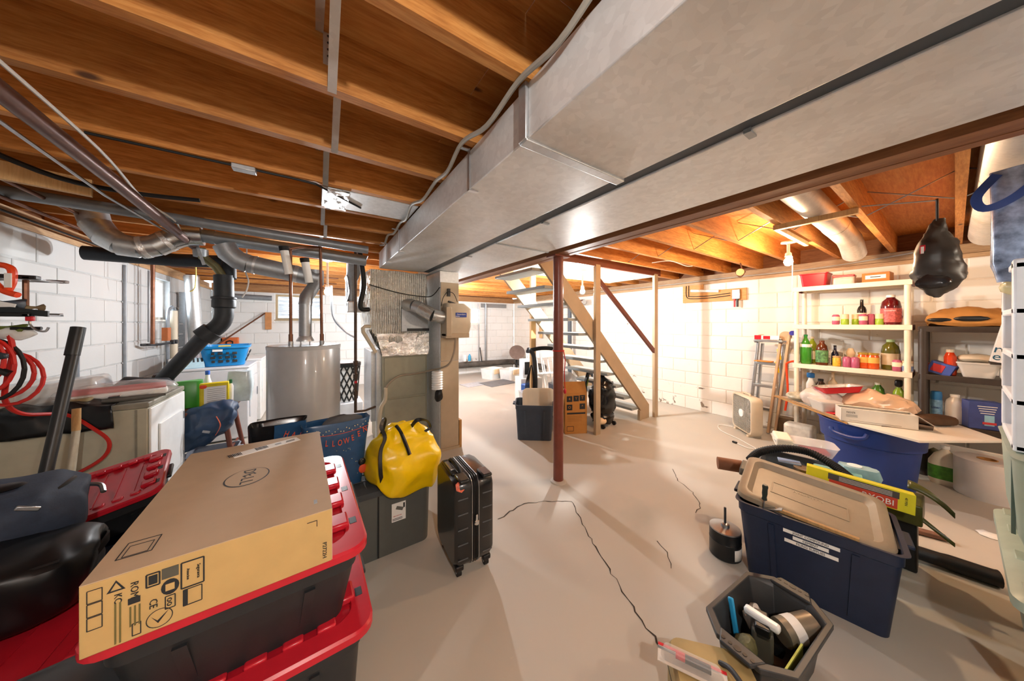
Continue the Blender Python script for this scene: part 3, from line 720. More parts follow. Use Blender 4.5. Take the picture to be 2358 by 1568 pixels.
# things fixed on the back wall
tag(B().box(-.86,YB-.05,1.33,-.76,YB-.005,1.68).ob('wall_board', plain('orange_board','#c58a56',.6)), 'small upright wooden board on the back wall', 'board')
tag(B().cyl((-1.55,YB-.12,1.05),(-.86,YB-.06,1.66), .014, n=8).ob('sloping_pipe', M_COPPER), 'thin brown pipe sloping up the back wall', 'pipe')
tag(B().cyl((-1.6,YB-.04,1.0),(-1.6,YB-.04,2.1), .016, n=8).ob('wall_pipe', M_STEEL), 'mottled grey pipe on the back wall by the basket', 'pipe')
t = thing('dryer_outlet_box', 'orange box with grey round plate on the back wall', 'box', (-1.50,YB-.08,1.02))
B().box(-.02,0,0,.24,.07,.16).ob('box', plain('orange_box','#d9713c',.5), t, bevel=.01)
B().cyl((-.08,.0,.12),(-.08,.05,.12), .09, n=18).ob('plate', M_STEEL, t)
B().tube([(.07,-.01,.02),(.07,-.012,.08),(.12,-.012,.1),(.16,-.012,.08),(.16,-.01,.02)], .012, 6).ob('handle', M_BLACK, t)
tag(B().tube(smooth_path([(.16,4.28,1.92),(.18,4.3,1.55),(.3,4.2,1.36),(.40,4.0,1.28)], 6), .014, 8).ob('flex_conduit', M_STEEL), 'silver flexible cable drooping from the bulb behind the heater', 'cable')
for i, (px, lab) in enumerate(((2.85,'far'),)):
    t = thing('floor_pipe', 'dirty insulated pipe along the foot of the back wall', 'pipe', (0,0,0))
    B().tube([(1.4,YB-.13,.30),(4.9,YB-.13,.26),(5.15,YB-.25,.26),(5.17,6.2,.26)], .085, 14).ob('insulated_run', plain('dirty_wrap','#57524c',.8,var=.4,scale=5,bump=.3), t)
    B().cyl((4.25,YB-.05,.3),(4.25,YB-.05,2.05), .028, n=10).ob('riser', M_STEEL, t)
    B().cyl((4.02,YB-.05,.3),(4.0,YB-.05,2.05), .012, n=8).ob('riser', M_STEEL, t)
tag(B().box(5.21,6.35,1.05,5.24,6.45,1.85).ob('wall_batten', M_STUD, smooth=False), 'yellowish wooden batten on the wall behind the stairs', 'batten')

# ------------------------------------------------------------------ staircase
M_STAIR = plain('stair_paint', '#b09a7e', .5, var=.06, scale=6)
M_TREAD = plain('tread_paint', '#9aa0a0', .5, var=.08, scale=6)
t = thing('staircase', 'open wooden staircase with grey treads and tan stringers', 'staircase', (0,0,0))
NT = 11; X0, X1, Z1 = 4.26, 2.02, 2.28
def sx(z): return X0-(X0-X1)*z/Z1
for y in (2.62, 3.48):
    a = .17
    poly = [(X0+.03, 0), (X0-.20, 0), (X0-.20, .16), (X1-.02, Z1-.02), (X1-.02, Z1+.14), (X1+.1, Z1+.14), (X0+.03, .20)]
    b = B().loft([[V((x, y, z)) for x, z in poly], [V((x, y+.036, z)) for x, z in poly]])
    b.ob('stringer', M_STAIR, t, smooth=False)
for k in range(1, NT+1):
    z = k*Z1/(NT+1); x = sx(z)
    B().box(x-.17, 2.656, z-.036, x+.09, 3.48, z).ob('tread', M_TREAD, t, bevel=.004)
B().box(3.02, 2.575, 0, 3.11, 2.615, 2.22).ob('post', M_STAIR, t, bevel=.002)
B().box(4.36, 2.57, 0, 4.45, 2.61, 2.22).ob('post', M_STAIR, t, bevel=.002)
B().bar((3.06, 2.595, 2.05),(4.40, 2.59, 1.0), .036, .06).ob('handrail', M_HEAD, t, bevel=.004)
B().box(4.02, 2.60, .0, 4.06, 2.64, .15).ob('foot_block', M_STAIR, t, smooth=False)
tag(B().box(2.72, 3.56, 0, 2.81, 3.60, 2.2).ob('stud_post', M_STUD, smooth=False), 'bare pale wood stud standing behind the stair treads', 'post')

# ================================================================== left foreground
M_TOTE = plain('black_tote', '#26282b', .45, var=.12, bump=.04, bscale=200)
M_NAVY = plain('navy_tote', '#1f2b45', .42, var=.1, bump=.04, bscale=200)
def tote(name, label, loc, rz, w, d, h, body, lidmat=None, cat='storage bin', rim=.03, taper=.82, ribs=True, lid_holes=False, group=None):
    """open or lidded storage bin: w along x, d along y"""
    t = thing(name, label, cat, loc, rz, group)
    wt = .004
    o = [rrect(w*taper, d*taper, .04, 0), rrect(w*.93, d*.94, .045, h-.06), rrect(w*.95, d*.96, .045, h-.055), rrect(w*.955, d*.965, .045, h-.004), rrect(w, d, .05, h-.003), rrect(w, d, .05, h)]
    i = [rrect(w*.94, d*.945, .045, h), rrect(w*.92, d*.925, .045, h-.05), rrect(w*taper-.01, d*taper-.01, .04, .008)]
    B().loft(o+i, True, True).ob('body', body, t)
    if ribs:
        for sy in (-1, 1):
            for x in (-.22, .22):
                b = B(); y0, y1 = sy*d*taper/2, sy*d*.94/2
                b.loft([[V((x*w-.012, y0, .03)), V((x*w+.012, y0, .03)), V((x*w+.012, y0+sy*.008, .03)), V((x*w-.012, y0+sy*.008, .03))],
                        [V((x*w*1.1-.012, y1-sy*.004, h-.07)), V((x*w*1.1+.012, y1-sy*.004, h-.07)), V((x*w*1.1+.012, y1+sy*.006, h-.07)), V((x*w*1.1-.012, y1+sy*.006, h-.07))]])
                b.ob('rib', body, t)
        for sx_ in (-1, 1):
            B().cb((sx_*(w/2+.012), 0, h-.02), (.03, d*.3, .018)).ob('handle', body, t, bevel=.005)
    if lidmat: lid(t, w, d, h, lidmat, lid_holes)
    return t
def lid(t, w, d, h, mat, holes=False):
    W_, D_ = w+.03, d+.03
    o = [rrect(W_, D_, .055, h-.006), rrect(W_, D_, .055, h+.012), rrect(W_-.012, D_-.012, .05, h+.018), rrect(w*.86, d*.88, .05, h+.018), rrect(w*.84, d*.86, .045, h+.004)]
    l = B().loft(o, True, True).ob('lid', mat, t)
    if holes:
        for sx_ in (-1, 1):
            for k in range(4):
                B().cb((sx_*w*.40, (k-1.5)*d*.2, h+.018), (.05, d*.10, .022)).ob('lid_lug', mat, l, bevel=.006)
            for k in range(3):
                B().cb((sx_*(w*.475), (k-1)*d*.32, h+.0175), (.02, .035, .003)).ob('lid_slot', M_BLACK, l, bevel=.001)
        for sy in (-1, 1):
            for k in range(5): B().cb(((k-2)*w*.15, sy*d*.42, h+.016), (w*.09, .028, .016)).ob('lid_lug', mat, l, bevel=.005)
    for k in range(4): B().cb(((k-1.5)*w*.17, 0, h+.005), (.006, d*.7, .005)).ob('lid_ridge', mat, l)
    return l
M_REDL = plain('red_lid', '#c01f30', .28, var=.07)
tote('storage_bin', 'black tote with red lid directly under the large cardboard box', (-.145, 1.30, .573), 1.9, .50, .70, .221, M_TOTE, M_REDL, lid_holes=True)
tote('storage_bin', 'bottom black tote with red lid, second below the cardboard box', (-.135, 1.31, 0), 1, .52, .72, .555, M_TOTE, M_REDL, lid_holes=True)
tote('storage_bin', 'black tote with red lid on the floor at lower left under the luggage', (-.75, 1.27, 0), -2, .54, .80, .535, M_TOTE, M_REDL, lid_holes=True)
t = tote('storage_bin', 'small black tote with red lid propped tilted beside the old dryer', (-.797, 2.41, .64), 0, .36, .42, .16, M_TOTE, M_REDL, lid_holes=True)
t.rotation_euler = (R(10), R(-12), R(9)); t.location = (-.83, 2.38, .47)
tote('storage_bin', 'plain dark tote hidden between the red lidded tote and old dryer', (-.85, 2.36, 0), 5, .42, .5, .44, M_NAVY)

# printed carton on the totes
M_DELL_T = plain('carton_top', '#bda68b', .75, var=.04, bump=.03)
M_DELL_S = plain('carton_side', '#c4a46a', .75, var=.05, bump=.03)
t = thing('monitor_carton', 'large flat cardboard carton with oval logo lying on red lidded totes', 'box', (-.18, 1.274, .812), 1.9)
b = B(); w_, d_, h_ = .205, .35, .14
B().box(-w_, -d_, 0, w_, d_, h_-.0015).ob('body', M_DELL_S, t, bevel=.002)
B().box(-w_+.0005, -d_+.0005, h_-.0015, w_-.0005, d_-.0005, h_).ob('top_panel', M_DELL_T, t, smooth=False)
B().box(w_-.001, -d_+.001, .002, w_+.001, d_-.001, h_-.002).ob('end_flap', plain('carton_end', '#c9ad95', .75, var=.05), t, smooth=False)
# logo: ring and slanted letters, facing the right hand side
b = B(); nn = 48
ring = lambda r0: [V((r0*.056*cos(2*pi*i/nn), .066*r0*sin(2*pi*i/nn), 0)) for i in range(nn)]
b.add([p for p in ring(1)] + [V((p.x*.94, p.y*.955+.002*cos(0), 0)) for p in ring(1)], [(i, (i+1)%nn, nn+(i+1)%nn, nn+i) for i in range(nn)])
b.tf((-.005, .0, h_+.0006), (0,0,0)).ob('logo_ring', M_INK, t, smooth=False)
text('D', .045, M_INK, t, (-.005, .043, h_), (0,0,R(-90)), sx=.9, name='logo_letter')
lt = text('E', .045, M_INK, t, (-.003, .013, h_), (0,0,R(-62)), sx=.9, name='logo_letter')
text('L', .045, M_INK, t, (-.005, -.015, h_), (0,0,R(-90)), sx=.9, name='logo_letter')
text('L', .045, M_INK, t, (-.005, -.04, h_), (0,0,R(-90)), sx=.9, name='logo_letter')
# shipping label
decal('shipping_label', M_PAPER, t, (.028, .262, h_+.0006), (0,0,R(19)), .21, .048)
for x in (-.02, .055): 
    for k in range(9): decal('barcode_bar', M_INK, t, (x-.062+k*.004, .262+(x-.074+k*.004)*.34, h_+.0016), (0,0,R(19)), .0022 if k % 3 else .003, .03, .0006)
for k in range(3): decal('label_line', M_INK, t, (.10, .278+k*.008, h_+.0016), (0,0,R(19)), .03, .002, .0006)
decal('label_print', plain('label_grey', '#9aa0a6', .6), t, (.06, .274, h_+.0016), (0,0,R(19)), .02, .014, .0006)
# small drawing and ticks
def frame2(c, w2, h2, lw, rot, nm='printed_frame', off=(0,0,0)):
    b = B()
    for dx, dy, ww, hh in ((0,h2/2,w2,lw),(0,-h2/2,w2,lw),(w2/2,0,lw,h2),(-w2/2,0,lw,h2)): b.cb((dx,dy,0),(ww,hh,.0008))
    return b.tf(c, rot).ob(nm, M_INK, t, smooth=False)
frame2((-.155,-.262, h_+.0006), .05, .06, .0018, (0,0,0)); frame2((-.155,-.268, h_+.0006), .036, .040, .0012, (0,0,0))
# side print on the near (−y) face: rot so that text reads down the side
FY = -d_-.0008; RS = (R(90), 0, 0)
def sp(x, z): return (x, FY, z)
frame2(sp(-.055,.095), .034, .055, .0025, RS)
text('Seguranca', .0075, M_INK, t, sp(-.046,.095), (R(90),R(90),0))
text('Atencion', .0065, M_INK, t, sp(-.062,.095), (R(90),R(90),0))
frame2(sp(-.055,.046), .028, .034, .0016, RS)
decal('printed_panel', M_INK, t, sp(-.066,.046), RS, .007, .033)
decal('printed_panel', plain('grey_print', '#55544a', .6), t, sp(-.088,.112), RS, .024, .022)
b = B().loft([[V((.013*cos(a*pi/8)*(1 if a % 2 else 1), 0, .016*sin(a*pi/8))) for a in range(16)], [V((.013*cos(a*pi/8), -.0008, .016*sin(a*pi/8))) for a in range(16)]]); b.tf(sp(-.088,.082)).ob('printed_badge', M_INK, t, smooth=False)
decal('printed_badge_core', M_DELL_S, t, (-.088, FY-.0006, .082), RS, .013, .014)
frame2(sp(-.088,.050), .014, .026, .0016, RS)
text('oo', .016, M_INK, t, sp(-.088,.050), (R(90),R(90),0))
text('CE', .016, M_INK, t, sp(-.112,.058), (R(90),R(90),0))
frame2(sp(-.112,.108), .018, .026, .0025, RS); decal('printed_screen', M_INK, t, sp(-.112,.108), RS, .012, .018)
text('ROM', .015, M_INK, t, sp(-.137,.100), (R(90),R(90),0))
decal('printed_panel', M_INK, t, sp(-.137,.079), RS, .016, .012)
for k in range(3): decal('printed_line', plain('olive_print', '#6a6238', .6), t, sp(-.130-k*.006,.048), RS, .0022, .04)
for k in range(2): decal('printed_line', MATS['olive_print'], t, sp(-.155-k*.006,.045), RS, .0022, .08)
text('KC', .014, M_INK, t, sp(-.158,.094), (R(90),R(90),0))
b = B().add([V((-.012,0,-.010)),V((.012,0,-.010)),V((0,0,.012)),V((-.007,0,-.007)),V((.007,0,-.007)),V((0,0,.007))], [(0,1,4,3),(1,2,5,4),(2,0,3,5)]); b.tf(sp(-.16,.119)).ob('printed_triangle', M_INK, t, smooth=False)
for k in range(3): frame2(sp(-.186,.114-k*.026), .018, .024, .0012, RS)
b = B().add([p for i in range(24) for p in (V((.019*cos(i*pi/12),0,.019*sin(i*pi/12))), V((.0175*cos(i*pi/12),0,.0175*sin(i*pi/12))))], [(2*i, (2*i+2)%48, (2*i+3)%48, 2*i+1) for i in range(24)]); b.tf(sp(-.103,.024)).ob('printed_circle', M_INK, t, smooth=False)
b = B().add([V((-.012,0,.008)),V((-.002,0,-.010)),V((.014,0,.012)),V((-.003,0,-.004))], [(0,1,2,3)]); b.tf(sp(-.103,.024)).ob('printed_tick', M_INK, t, smooth=False)
frame2(sp(-.134,.020), .011, .024, .0014, RS)
text('P2722H', .013, M_INK, t, sp(.188,.035), (R(90),R(90),0))
b = B().box(.150,FY-.0004,.120,.172,FY+.0004,.1215); b.box(.1705,FY-.0004,.105,.172,FY+.0004,.12); b.ob('printed_corner', M_INK, t, smooth=False)
decal('printed_mark', plain('label_grey','#9aa0a6',.6), t, (.17,-.29,h_+.0006), (0,0,0), .008, .02)

# grey deck box with cushions of bags on it
M_DECK = plain('deck_box_grey', '#5b5d59', .6, var=.06, bump=.06, bscale=160)
M_DECKL = plain('deck_box_lid', '#3f4347', .45, var=.08)
t = thing('deck_box', 'dark grey plastic deck box under the yellow bag', 'deck box', (.04, 2.28, 0))
B().loft([rrect(1.20,.62,.05,0), rrect(1.22,.64,.05,.40)]).ob('body', M_DECK, t)
B().loft([rrect(1.25,.67,.06,.395), rrect(1.25,.67,.06,.43), rrect(1.20,.62,.06,.445)]).ob('lid', M_DECKL, t)
for x in (.28, -.28): B().box(x-.004, -.323, .01, x+.004, -.316, .39).ob('seam', M_BLACK, t, smooth=False)
for k in range(5): B().box(-.55, -.2+k*.09, .443, .55, -.185+k*.09, .45).ob('lid_rib', M_DECKL, t, bevel=.003)
lb = decal('label', M_PAPER, t, (.40, -.3185, .255), (R(90),0,0), .085, .115, .003)
decal('label_picture', plain('deck_picture', '#6b6a64', .5), lb, (.405,-.3205,.275), (R(90),R(25),0), .045, .02, .001)
decal('label_figure', M_INK, lb, (.432,-.3205,.288), (R(90),0,0), .01, .03, .001)
text('RESIN DECK BOX', .008, M_RED, lb, (.392,-.3207,.232), (R(90),0,0), sx=.8)
for k in range(2): decal('label_line', M_INK, lb, (.392,-.3205,.216-k*.008), (R(90),0,0), .06, .003, .001)

# yellow duffel bag
M_YEL = plain('yellow_vinyl', '#f2c80a', .3, var=.05)
t = thing('duffel_bag', 'bright yellow vinyl bag with black zip on the deck box', 'bag', (.49, 2.08, .455), 14)
b = B(); prof = [(0,.20,.17),(.03,.215,.185),(.10,.215,.18),(.18,.195,.14),(.25,.16,.09),(.30,.12,.045),(.325,.09,.02)]
rings = []
for z, rx, ry in prof:
    ring = []
    for i in range(36):
        a = 2*pi*i/36; e = .55
        ring.append(V((rx*math.copysign(abs(cos(a))**e, cos(a)), ry*math.copysign(abs(sin(a))**e, sin(a)), z+ .03*sin(2*a)*(.3 if z < .1 else 0))))
    rings.append(ring)
b.loft(dens(rings)).crumple(.026, 7, 4).crumple(.018, 16, 6)
for q in b.v:
    if q.y < -.11 and q.z < .16: q.z -= .085*min(1, (-.11-q.y)/.05)*(1-max(0, q.z)/.16)
b.ob('body', M_YEL, t, sub=1)
zp = smooth_path([(-.06,-.03,.322),(-.05,-.07,.29),(-.04,-.12,.225),(-.03,-.155,.16)], 5)
B().tube(zp, .012, 6).ob('zip', M_BLACK, t)
def band(path, w=.03, th=.004, mat=M_BLACK, name='strap', parent=None, up=(0,0,1)):
    p = smooth_path(path, 6); rings = []
    for k, q in enumerate(p):
        tg = (p[min(k+1,len(p)-1)]-p[max(k-1,0)]).normalized(); a = tg.cross(V(up))
        if a.length < .05: a = tg.cross(V((1,0,0)))
        a.normalize(); u = a.cross(tg)
        rings.append([q+a*w/2+u*th/2, q-a*w/2+u*th/2, q-a*w/2-u*th/2, q+a*w/2-u*th/2])
    return B().loft(rings).ob(name, mat, parent)
band([(-.19,-.12,.02),(-.205,-.13,.12),(-.19,-.10,.22),(-.15,-.07,.28),(-.17,-.06,.35),(-.14,-.03,.385),(-.12,.0,.36),(-.13,.02,.28)], .022, parent=t, up=(0,1,0))
band([(.04,-.05,.30),(.06,-.09,.345),(.12,-.11,.33),(.14,-.12,.285),(.10,-.12,.265)], .026, parent=t, up=(1,0,0))
# printed shopping bags
M_HAL = plain('blue_printed_bag', '#234a72', .3, var=.15, scale=30)
M_ORG = plain('orange_print', '#e0552b', .5, var=.05)
M_CREAMP = plain('cream_print', '#e9d9a8', .5)
t = thing('shopping_bag', 'blue glossy bag with orange HALLOWEEN print on the deck box', 'bag', (.11, 2.13, .452), 6)
def bagring(w, d, z, n=28, e=.35, tw=0):
    return [V((w/2*math.copysign(abs(cos(2*pi*i/n))**e, cos(2*pi*i/n)), d/2*math.copysign(abs(sin(2*pi*i/n))**e, sin(2*pi*i/n)), z)) for i in range(n)]
b = B().loft([bagring(.27,.14,0), bagring(.29,.15,.12), bagring(.32,.16,.26), bagring(.36,.15,.39), bagring(.365,.14,.40), bagring(.345,.12,.39), bagring(.30,.12,.30)], True, True).crumple(.008, 9, 2)
b.ob('body', M_HAL, t)
for k, ch in enumerate('HALLOWEEN'):
    u = -.135+k*.034
    text(ch, .05, M_ORG, t, (u, -.096, .285+.05*(u/.135)**2), (R(90), R(-18*u/.135*.6), 0), sx=.62, ext=.001)
for k in range(22):
    u = -.16+k*.0152
    B().ball((u, -.084, .355+.012*cos(k*1.9)+.02*(u/.16)**2), .0035, 6, 4).ob('printed_light', M_CREAMP, t)
B().tube([(-.16+k*.016, -.0825, .335+.02*((k-10)/10)**2) for k in range(21)], .0015, 5).ob('printed_string', M_ORG, t)
rb = random.Random(3)
for k in range(26): B().ball((rb.uniform(-.13,.13), -.083, rb.uniform(.05,.25)), .0022, 5, 3).ob('printed_dot', M_CREAMP, t)
B().ball((.125,-.075,.13),(.022,.006,.024)).ob('printed_cat', M_BLACK, t); B().ball((.13,-.076,.085),(.024,.006,.028)).ob('printed_pumpkin', M_ORG, t)
b = B().crumple(0,1); b = B().ball((.03,0,.385),(.12,.045,.035), 16, 8).crumple(.015,12,3); b.ob('grey_cloth', plain('grey_cloth','#55575b',.9), t)
t = thing('shopping_bag', 'black and blue glossy bag behind the cardboard carton', 'bag', (-.18, 2.22, .452), 3)
b = B().loft([bagring(.22,.13,0), bagring(.25,.14,.2), bagring(.27,.13,.42), bagring(.25,.11,.41), bagring(.2,.09,.3)]).crumple(.01, 10, 5); b.ob('body', plain('black_glossy_bag', '#17181b', .2, var=.3), t)
b = B().grid(lambda u, v: V((-.02+.15*u, -.078, .16+.26*v)), 6, 10).crumple(.006, 12, 6); b.ob('printed_panel', M_HAL, t)
for k, ch in enumerate('HAL'): text(ch, .05, M_ORG, t, (.035+k*.033, -.088, .36-.012*k), (R(90),R(20),0), sx=.62)

# black hard shell suitcase
M_SHELL = plain('black_shell', '#17181a', .28, var=.15, coat=.4)
t = thing('suitcase', 'black hard shell rolling suitcase standing on the concrete', 'suitcase', (.775, 1.71, 0), -3)
def shell(x0, x1):
    rings = []
    for x, k in ((x0, .90), (x0+.03 if x0 < 0 else x0, 1.0), (x1-.03 if x1 > 0 else x1, 1.0), (x1, .90)):
        rings.append([V((x, p.x*k, .31+p.y*(k if k == 1 else .94))) for p in rrect(.36, .50, .06, 0, 5)])
    return rings
B().loft(shell(-.12,-.022)).ob('front_shell', M_SHELL, t, ang=50)
B().loft(shell(.022,.12)).ob('back_shell', M_SHELL, t, ang=50)
B().loft([[V((x, p.x, .31+p.y)) for p in rrect(.352,.492,.056,0,5)] for x in (-.024,.024)]).ob('zip_gusset', M_RUBBER, t)
for x in (-.020, -.007, .008, .021):
    B().tube([V((x, p.x, .31+p.y)) for p in rrect(.365,.505,.06,0,6)]+[V((x, .1825, .3))], .003, 6).ob('zip_track', M_STEEL if abs(x) > .01 else M_BLACK, t)
for s_ in (-1, 1):
    for k in range(5):
        z = .12+k*.085; B().cb((s_*.075, -.1805, z), (.06, .004, .006)).ob('groove', plain('groove_grey','#55585c',.35), t, bevel=.001)
    B().cb((s_*.07,-.15,.565),(.06,.10,.02)).ob('corner_guard', M_SHELL, t, bevel=.008)
B().tube(smooth_path([(-.06,-.10,.56),(-.06,-.06,.585),(-.06,.06,.585),(-.06,.10,.56)], 5), .011, 8).ob('carry_handle', M_RUBBER, t)
B().cb((-.085,.02,.552),(.045,.2,.03)).ob('telescopic_housing', M_BLACK, t, bevel=.008)
B().cb((-.085,.02,.568),(.03,.12,.012)).ob('telescopic_grip', M_STEEL, t, bevel=.004)
B().cb((.004,-.19,.33),(.014,.01,.05)).ob('zip_pull', M_CHROME, t, bevel=.003)
B().lathe([(.012,-.004),(.016,0),(.012,.004)], 14).tf((.004,-.194,.31),(R(90),0,0)).ob('zip_ring', M_CHROME, t)
b = B().loft([[V((.028*cos(a*pi/6)*(1+.15*(a % 2)), 0, .028*sin(a*pi/6)*(1+.15*(a % 2)))) for a in range(12)], [V((.028*cos(a*pi/6), -.001, .028*sin(a*pi/6))) for a in range(12)]]); b.tf((-.085,-.168,.53),(R(-28),0,R(0))); b.ob('sticker', plain('orange_sticker','#d8674a',.5,var=.4,scale=90), t)
for x in (-.085,.085):
    for y in (-.13,.13):
        wl = B().cyl((x-.012,y,.026),(x+.012,y,.026), .026, n=16).ob('wheel', M_RUBBER, t)
        B().cyl((x-.014,y,.026),(x+.014,y,.026), .012, n=10).ob('hub', M_STEEL, wl)
        B().cb((x,y,.055),(.05,.06,.03)).ob('caster_housing', M_BLACK, t, bevel=.008)

# luggage at the lower left
M_BP = plain('navy_fabric', '#2b3648', .75, var=.15, scale=40, bump=.15, bscale=180)
M_VINYL = plain('black_vinyl', '#0d0e10', .42, var=.3)
t = thing('backpack', 'navy fabric backpack slumped on the black rolling bag', 'backpack', (-.98, 1.85, .675), 18)
b = B(); rings = []
for x, k in ((-.30,.72),(-.26,.95),(-.1,1.05),(.08,1.0),(.18,.88),(.235,.62)):
    rings.append([V((x, .20*k*math.copysign(abs(cos(2*pi*i/24))**.6, cos(2*pi*i/24)), .09+.115*k*math.copysign(abs(sin(2*pi*i/24))**.6, sin(2*pi*i/24)))) for i in range(24)])
b.loft(dens(rings)).crumple(.022, 6, 8).crumple(.012, 16, 4); bo = b.ob('body', M_BP, t, sub=1)
B().loft([rrect(.24,.20,.07,.19), rrect(.27,.23,.08,.205), rrect(.22,.18,.07,.225)]).crumple(.012,13,5).tf((-.12,.02,.005)).ob('front_pocket', M_BP, t, sub=1)
band([(-.26,-.16,.10),(-.15,-.215,.13),(-.02,-.215,.10),(.08,-.205,.05)], .035, .006, M_RUBBER, 'shoulder_strap', t, up=(0,1,0))
B().tube(smooth_path([(-.1,-.215,.06),(.05,-.20,.10),(.15,-.15,.16),(.20,-.02,.175),(.19,.1,.14)], 6), .007, 6).ob('zip', M_BLACK, t)
B().ball((.03,-.06,.208),(.085,.045,.012), 16, 6).ob('pocket_opening', M_VINYL, t)
B().cb((.13,-.19,.16),(.05,.012,.014),(0,R(30),R(10))).ob('zip_pull', M_STEEL, t, bevel=.003)
B().tube(smooth_path([(.22,.05,.12),(.26,.03,.11),(.27,-.01,.09)]), .008, 6).ob('buckle', M_STEEL, t)
t = thing('rolling_bag', 'shiny black wheeled bag lying on a red lid at left', 'bag', (-.95, 1.57, .545), 14)
b = B(); rings = []
for x, k in ((-.34,.8),(-.30,1),(.0,1.05),(.22,1.0),(.30,.9),(.33,.6)):
    rings.append([V((x, .17*k*math.copysign(abs(cos(2*pi*i/24))**.5, cos(2*pi*i/24)), .11+.105*k*math.copysign(abs(sin(2*pi*i/24))**.5, sin(2*pi*i/24)))) for i in range(24)])
b.loft(dens(rings)).crumple(.022, 7, 11).crumple(.012, 17, 3); b.ob('body', M_VINYL, t, sub=1)
B().loft([rrect(.34,.18,.05,.195), rrect(.36,.20,.06,.215), rrect(.33,.17,.05,.232)]).crumple(.01,14,3).tf((-.05,-.02,.0)).ob('front_pocket', M_VINYL, t, sub=1)
band([(.30,-.10,.10),(.34,-.02,.14),(.345,.05,.14),(.30,.12,.11)], .03, .006, M_RUBBER, 'grab_strap', t, up=(1,0,0))
wl = B().tube([(.06,-.20,.06),(.13,-.20,.06)], .045, 18).ob('wheel', M_RUBBER, t); B().cyl((.13,-.20,.06),(.136,-.20,.06), .02, n=12).ob('hub', M_STEEL, wl)
B().tube([(-.3,-.15,.19),(.28,-.15,.19)], .006, 6).ob('piping', M_VINYL, t)
t = thing('tool_case', 'dark grey hard case with white sticker at the lower left corner', 'case', (-.60, 1.02, .56), 8)
B().loft([rrect(.50,.22,.05,0), rrect(.54,.25,.06,.03), rrect(.54,.25,.06,.09), rrect(.48,.20,.06,.115)]).ob('shell', plain('case_grey','#3c4043',.35,var=.1), t)
B().lathe([(.03,.0),(.02,.012)], 12, (-.05,.05,.112)).ob('cap', M_BLACK, t)
decal('sticker', M_PAPER, t, (.16,.0,.1165), (0,0,R(40)), .022, .05)
t = thing('white_folder', 'white printed folder standing between totes at lower left', 'folder', (-.44, 1.0, .585), 30)
B().cb((0,0,.05),(.06,.008,.09),(R(10),0,0)).ob('cover', M_PAPER, t, bevel=.001)
for k in range(4): decal('printed_line', M_INK, t, (0,-.006-.002*k,.03+k*.014),(R(100),0,0),.04,.003,.001)

# ================================================================== old dryer at left and things on it
M_ALM = plain('almond_enamel', '#b9b6a2', .4, var=.06)
M_ALMT = plain('worn_top_enamel', '#8b887b', .45, var=.14)
t = thing('old_dryer', 'old almond coloured clothes dryer by the left wall', 'dryer', (-1.60, 3.02, 0))
B().box(0,0,.03,.655,.64,.88).ob('cabinet', M_ALM, t, bevel=.006)
B().box(-.005,-.006,.88,.662,.648,.918).ob('top_panel', M_ALMT, t, bevel=.008)
B().box(.655,.01,.05,.668,.63,.875).ob('front_panel', M_WHITE, t, bevel=.006)
dr = B().box(.668,.12,.30,.68,.55,.74).ob('door', M_WHITE, t, bevel=.01)
B().box(.6,.02,.03,.61,-.004,.875).ob('side_seam', M_ALMT, t, smooth=False)
b = B().box(.0,.0,.0,.002,.002,.002)
for z in (.33,.66): B().box(.678,.548,z,.686,.56,z+.06).ob('hinge', M_STEEL, dr, smooth=False)
B().loft([[V((x,.02,.918)),V((x,.64,.918)),V((x,.64,1.06)),V((x,.02,1.06))] for x in (.0,.09)]).ob('console', plain('console_grey','#c9c9c4',.35), t, bevel=.01)
tag(B().cb((-1.40,3.30,1.0),(.34,.3,.14),(0,R(-8),R(6))).ob('plastic_tub', clear('cloudy_plastic',(.9,.9,.9),.2,.6), bevel=.03), 'cloudy plastic box on the old dryer by the wall', 'box')
tag(B().lathe([(.05,0),(.058,.0),(.058,.05),(.03,.05),(.03,.0)], 20, (-1.26,3.10,.925)).ob('tape_roll', plain('tan_tape','#a89a76',.4)), 'roll of tan tape on the old dryer', 'tape roll')
def drape(u, v):
    x = -1.545+.42*u+.05*v; y = 3.30-.42*v
    z = .945+.02*sin(u*9+v*4) if y > 3.005 else .94-(3.005-y)*1.25
    return V((x, max(y, 2.985-.012*sin(u*7)), z))
b = B().grid(drape, 26, 22).crumple(.012, 9, 2).crumple(.004, 30, 3); tag(b.ob('black_cover', plain('black_film_cloth', '#111316', .32, var=.3), solid=.003), 'black shiny cloth cover draped over the old dryer edge', 'cloth')
b = B().loft([[V((x, 3.38+ry*cos(2*pi*i/18), .985+rz_*sin(2*pi*i/18)+dz)) for i in range(18)] for x, ry, rz_, dz in ((-1.30,.01,.005,-.03),(-1.22,.06,.02,-.01),(-1.16,.10,.05,.02),(-1.05,.12,.035,.015),(-.97,.10,.03,.01),(-.93,.03,.01,0))]).crumple(.014, 12, 3); tag(b.ob('cloth_bundle', plain('dark_cloth','#1c2127',.7)), 'folded dark cloth bundle on the dryer top', 'cloth')
t = thing('wrapped_roll', 'red and white roll in clear plastic on the old dryer', 'package', (-1.12,3.20,.94), 16)
B().cyl((-.20,0,.055),(.20,0,.055), .026, n=16).ob('roll', M_RED, t)
B().cb((0,.0,.022),(.42,.12,.04)).ob('white_pack', M_PAPER, t, bevel=.015)
b = B().ball((.0,.0,.05),(.27,.09,.06),20,10).crumple(.02,10,4); b.ob('plastic_wrap', clear('film',(1,1,1),.1,.3), t)
t = thing('utility_tool', 'grey hand tool with metal latch on the dryer top', 'tool', (-1.03,3.10,.925), 12)
